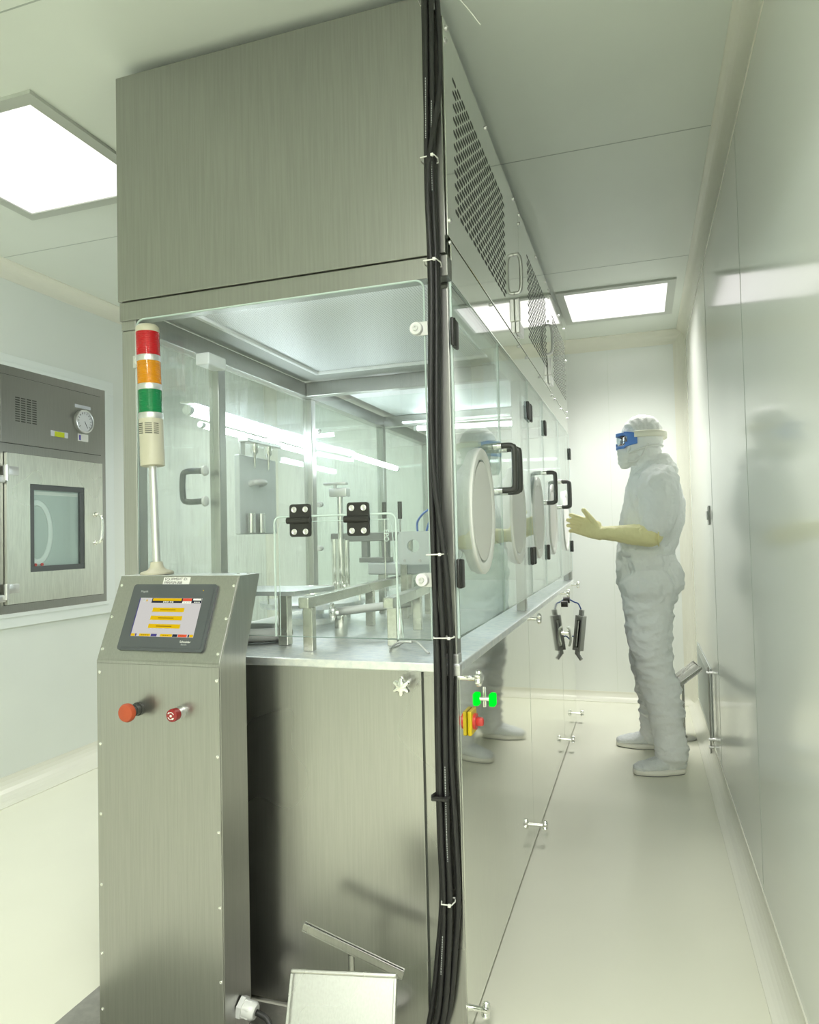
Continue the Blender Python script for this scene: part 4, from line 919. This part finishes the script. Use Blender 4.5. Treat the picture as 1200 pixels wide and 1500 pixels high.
# waist seam band
pts = []
for i in range(40):
    a = 2*PI*i/40; pts.append((.018+.137*math.cos(a), 3.9+.176*math.sin(a), 1.085+.006*math.cos(a)))
b = MB(); rg = []
for dz, gr in ((-.024, .000), (-.018, .0075), (.018, .0075), (.024, .000)):
    rg.append([b.bm.verts.new(Vector(((p[0]-.018)*(1+gr/.14)+.018, (p[1]-3.9)*(1+gr/.17)+3.9, p[2]+dz))) for p in pts])
b.skin(rg, 0, False)
b.build('waistband', M['suit'], cv, True)
for c, r_, tag_ in (((.106, 3.72, .105), .066, 0), ((.030, 4.11, .105), .062, 0)):
    b = MB(); rings = []
    for z, rr in ((-.035, 1.0), (-.03, 1.12), (-.012, 1.20), (.004, 1.12), (.016, 1.22), (.034, 1.16), (.046, .98)):
        rings.append([b.bm.verts.new((c[0]+r_*rr*math.cos(2*PI*i/36)*(1+.05*math.sin(5*2*PI*i/36+z*60)), c[1]+r_*.92*rr*math.sin(2*PI*i/36)*(1+.05*math.cos(4*2*PI*i/36)), c[2]+z)) for i in range(36)])
    b.skin(rings, 0, False); b.build('trouser_cuff', M['suit'], cv, True)
# hood
def hood_folds(p, n_):
    a = math.atan2(p.z-1.665, p.x-.03); d = 0
    if p.z > 1.69: d += .0017*math.sin(a*22+4*noise.noise(p*20))*min(1, (p.z-1.69)/.03)*min(1, max(0, (1.80-p.z)/.02)) + .003*rid(p, 30, 30, 14)
    elif p.z < 1.62: d += .007*rid(p, 18, 18, 26, 4) + .004*rid(p, 40, 40, 40, 9)
    else: d += .003*rid(p, 20, 20, 20, 6)
    return d
b = MB()
ball(b, HC+Vector((.012, 0, .008)), 1, (.106, .092, .121)); ball(b, HC+Vector((.035, 0, .02)), 1, (.082, .088, .105))
limb(b, [(.055, 3.9, 1.50, .082, .095), (.035, 3.9, 1.57, .070, .082), (.03, 3.9, 1.63, .080, .085)])
limb(b, [(.058, 3.9, 1.47, .098, .15), (.055, 3.9, 1.51, .085, .11), (.052, 3.9, 1.55, .066, .085)])
ball(b, (.115, 3.87, 1.560), .032, (1.3, 1.6, .7)); ball(b, (.135, 3.92, 1.528), .034, (1.2, 1.9, .8)); ball(b, (.10, 3.84, 1.525), .04, (1.1, 1.0, .8)); ball(b, (.155, 3.86, 1.50), .028, (1, 1.3, .9)); ball(b, (.07, 3.80, 1.515), .04, (1.2, .7, .8))
hb = fuse(b, .006, 3, hood_folds)
# opening for the face
geom = [v for v in hb.bm.verts if v.co.x < -.058 and 1.575 < v.co.z < 1.706]
bmesh.ops.delete(hb.bm, geom=geom, context='VERTS')
hd = hb.build('hood', M['hood'], PE, True)
b = MB()
b.tube([(-.058+.01*math.cos(a*2), 3.9+.070*math.cos(a), 1.641+.068*math.sin(a)) for a in [2*PI*i/36 for i in range(36)]], .008, 8, closed=True)
b.build('hood_edge', M['hood'], hd, True)
# flat pleated mask
b = MB(); ball(b, (-.050, 3.9, 1.590), 1, (.058, .066, .058)); ball(b, (-.072, 3.9, 1.568), 1, (.036, .052, .050)); ball(b, (-.062, 3.9, 1.615), 1, (.05, .058, .03)); ball(b, (-.01, 3.9, 1.57), 1, (.05, .076, .05))
mk = fuse(b, .006, 5, lambda p, n_: .0018*math.sin(p.z*260)+.002*rid(p, 20, 20, 20)).build('face_mask', M['mask'], PE, True)
for s in (-1, 1):
    MB().tube([(-.05, 3.9+s*.070, 1.60), (-.01, 3.9+s*.092, 1.61), (.05, 3.9+s*.097, 1.625), (.10, 3.9+s*.066, 1.63), (.118, 3.9+s*.02, 1.632)], .0055, 8, smooth_path=4).build('mask_strap', M['mask'], mk, True)
    MB().tube([(-.055, 3.9+s*.066, 1.555), (-.02, 3.9+s*.084, 1.553), (.01, 3.9+s*.094, 1.575), (.035, 3.9+s*.098, 1.615), (.045, 3.9+s*.098, 1.64)], .005, 8, smooth_path=4).build('mask_tie', M['mask'], mk, True)
# goggles: curved blue frame with a clear wrap-round lens
GZ = 1.668
def gpt(th, z, off=0):
    k = 1 - .25*max(0, abs(th)-1.0)
    R1, R2 = .118+off, .092+off
    return Vector((.008-R1*math.cos(th), 3.9+R2*math.sin(th), z))
def gpatch(cells, off0, off1, name, mat, parent):
    b = MB(); seen = {}
    def vv(i, j, o):
        key = (i, j, o)
        if key not in seen:
            th = -1.45+2.9*i/48; sh = 1 - .35*max(0, abs(th)-.75)/.7
            z = GZ + (-.042+.084*j/16)*sh - .004 + (.006 if abs(th) > .9 else 0)
            seen[key] = b.bm.verts.new(gpt(th, z, o))
        return seen[key]
    cs = set(cells)
    for i, j in cells:
        b.bm.faces.new((vv(i, j, off1), vv(i+1, j, off1), vv(i+1, j+1, off1), vv(i, j+1, off1)))
        b.bm.faces.new((vv(i, j+1, off0), vv(i+1, j+1, off0), vv(i+1, j, off0), vv(i, j, off0)))
        for (di, dj, p_, q) in ((0, -1, (i, j), (i+1, j)), (1, 0, (i+1, j), (i+1, j+1)), (0, 1, (i+1, j+1), (i, j+1)), (-1, 0, (i, j+1), (i, j))):
            if (i+di, j+dj) not in cs: b.bm.faces.new((vv(*p_, off0), vv(*q, off0), vv(*q, off1), vv(*p_, off1)))
    return b.build(name, mat, parent, True)
allc = [(i, j) for i in range(48) for j in range(16)]
def islens(i, j):
    th = abs(-1.45+2.9*(i+.5)/48)
    if j < 3 or j > 12: return False
    if th > 1.03: return False
    if th > .9 and (j < 5 or j > 10): return False
    if th < .1 and j < 6: return False
    return True
GO = gpatch([c for c in allc if not islens(*c)], -.004, .006, 'goggles', M['gog'], PE)
gl = gpatch([c for c in allc if islens(*c)], .0, .0025, 'goggle_lens', M['glens'], GO)
b = MB(); rg = []
for dz, o in ((-.017, 0), (-.014, .003), (.014, .003), (.017, 0)):
    rg.append([b.bm.verts.new((.018-(.121+o)*math.cos(th), 3.9+(.099+o)*math.sin(th), GZ+.012+dz+.012*(1-math.cos(th-1.3))*.5)) for th in [1.25+(2*PI-2.5)*i/40 for i in range(41)]])
for j in range(3):
    for i in range(40): b.bm.faces.new((rg[j][i], rg[j][i+1], rg[j+1][i+1], rg[j+1][i]))
for i in range(40): b.bm.faces.new((rg[0][i], rg[3][i], rg[3][i+1], rg[0][i+1]))
b.build('goggle_strap', M['gstrap'], GO, True)
# gloves: long gauntlet, palm, thumb and four fingers in one skin
def hand(b, wrist, f, u, s, curls, k=1.0):
    """f: along the fingers, u: towards the thumb side, s: towards the back of the hand"""
    w_, f, u, s = Vector(wrist), Vector(f).normalized(), Vector(u).normalized(), Vector(s).normalized()
    P = lambda a, c, d=0: w_ + f*a*k + u*c*k + s*d*k
    loft(b, [(P(-.01, 0), u*.031*k, s*.025*k), (P(.015, 0), u*.036*k, s*.024*k), (P(.045, .003), u*.044*k, s*.021*k), (P(.075, .003), u*.046*k, s*.018*k), (P(.094, 0), u*.043*k, s*.014*k)], 20)
    ball(b, P(.03, .030, -.010), .023*k)
    for c, L, r, cu in zip((.033, .011, -.011, -.031), (.078, .086, .080, .062), (.0122, .0126, .0120, .0110), curls):
        p = P(.084, c); pts = [(*P(.06, c*.85), r*k), (*p, r*1.06*k)]; a = cu[0]; q = p
        for seg, cc in zip((.45, .31, .24), cu[1:]):
            a += cc; q = q + (f*math.cos(a) - s*math.sin(a) + u*cu[0]*0)*L*seg*k + u*c*.10*k*seg
            pts.append((*q, r*(1-.10*len(pts)*.5)*k))
        limb(b, pts, 1.0, 14)
def thumb(b, pts, r): limb(b, [(*p, r*q) for p, q in zip(pts, (1.15, 1.05, .95, .8))], 1.0, 14)
def glove_folds(p, n_): return .0016*rid(p, 60, 60, 30, 2)*(1 if p.x > -.27 else .25) + .0012*noise.noise(p*30)
el = Vector((.030, 3.648, 1.170)); wr = Vector((-.196, 3.655, 1.186))
b = MB(); limb(b, [(el.x+.014, el.y, el.z+.002, .057, .056), (el.x-.02, el.y, el.z+.001, .054, .053), (-.06, 3.65, 1.176, .048, .046), (-.13, 3.653, 1.182, .038, .036), (wr.x, wr.y, wr.z, .031, .028), (wr.x-.02, wr.y, wr.z+.002, .031, .027)], 1.0, 24)
hand(b, wr, (-.925, .06, .37), (.33, .25, .91), (.12, -.96, .26), ((0, -.02, .16, .14), (0, .10, .24, .22), (0, .14, .30, .28), (0, .20, .34, .3)), 1.06)
pt = [(-.208, 3.655, 1.212), (-.230, 3.655, 1.246), (-.256, 3.660, 1.278), (-.276, 3.664, 1.304)]
thumb(b, pt, .0135)
lg = fuse(b, .0036, 3, glove_folds).build('glove', M['glove'], PE, True)
MB().tube([(el.x+.046, el.y+.0535*math.cos(a), el.z+.002+.0545*math.sin(a)) for a in [2*PI*i/28 for i in range(28)]], .0035, 6, closed=True).build('cuff_bead', M['glove'], lg, True)
b = MB(); limb(b, [(.058, 4.12, 1.03, .05), (.04, 4.12, .97, .044), (.012, 4.12, .87, .033), (.005, 4.12, .845, .030)], 1.0, 22)
hand(b, (.004, 4.12, .842), (-.15, 0, -1), (-1, 0, .15), (0, 1, 0), ((0, .15, .25, .2), (0, .2, .3, .2), (0, .25, .3, .2), (0, .25, .3, .3)), 1.0)
thumb(b, [(-.012, 4.112, .825), (-.034, 4.105, .80), (-.048, 4.098, .772), (-.056, 4.092, .75)], .0135)
fuse(b, .0040, 3, glove_folds).build('glove', M['glove'], PE, True)
# shoes
def shoe(heel, toe):
    heel, toe = Vector(heel), Vector(toe); d = (toe-heel); L = d.length; d.normalize(); s = Vector((-d.y, d.x, 0))
    fr = lambda t_: heel + d*t_*L
    outl = []
    for i in range(40):
        a = 2*PI*i/40; t_ = .5-.5*math.cos(a); 
        wv = (.036+.016*math.sin(PI*min(1, t_*1.0)*.9)*(1 if t_ > .35 else .6))*abs(math.sin(a))**.55
        outl.append((t_, wv*(1 if math.sin(a) > 0 else -1)))
    b = MB(); rg = []
    for z, gr in ((.0005, .93), (.004, .97), (.0045, 1.0), (.016, 1.02), (.026, 1.0), (.028, .9)):
        rg.append([b.bm.verts.new(fr(.5+(t_-.5)*gr+.0)+s*wv*gr+Vector((0, 0, z + .012*max(0, t_-.8)**1*0))) for t_, wv in outl])
    b.skin(rg); so = b.build('sole', M['sole'], PE, True)
    b = MB(); b.skin([[b.bm.verts.new(fr(.5+(t_-.5)*.985)+s*wv*.985+Vector((0, 0, z))) for t_, wv in outl] for z in (.0004, .0046)]); b.build('tread', M['tread'], so)
    b = MB(); up_ = Vector((0, 0, 1))
    loft(b, [(fr(-.0)+up_*.05, s*.024, up_*.026), (fr(.06)+up_*.056, s*.036, up_*.036), (fr(.2)+up_*.062, s*.041, up_*.045), (fr(.4)+up_*.055, s*.043, up_*.039), (fr(.6)+up_*.044, s*.047, up_*.029), (fr(.8)+up_*.037, s*.046, up_*.021), (fr(.93)+up_*.033, s*.037, up_*.015), (fr(.985)+up_*.031, s*.018, up_*.008)], 24)
    ball(b, fr(.24)+up_*.085, .05)
    fuse(b, .005, 4, lambda p, n_: .0035*rid(p, 34, 34, 16, 3) + .002*rid(p, 60, 60, 60)).build('shoe', M['shoe'], PE, True)
shoe((.164, 3.742, 0), (-.076, 3.668, 0))
shoe((.080, 4.118, 0), (-.172, 4.138, 0))

# ------------------------------------------------------------------ world and view
wd = bpy.data.worlds.new('world'); scn.world = wd; wd.use_nodes = True
wd.node_tree.nodes['Background'].inputs[0].default_value = (.6, .65, .6, 1); wd.node_tree.nodes['Background'].inputs[1].default_value = .0
vs = scn.view_settings; vs.view_transform = 'Standard'; vs.look = 'None'; vs.gamma = 1; vs.exposure = .46
cy = scn.cycles
cy.max_bounces = 14; cy.diffuse_bounces = 6; cy.glossy_bounces = 6; cy.transmission_bounces = 8; cy.transparent_max_bounces = 40
cy.sample_clamp_indirect = 6; cy.caustics_reflective = False; cy.caustics_refractive = False
cy.use_denoising = True
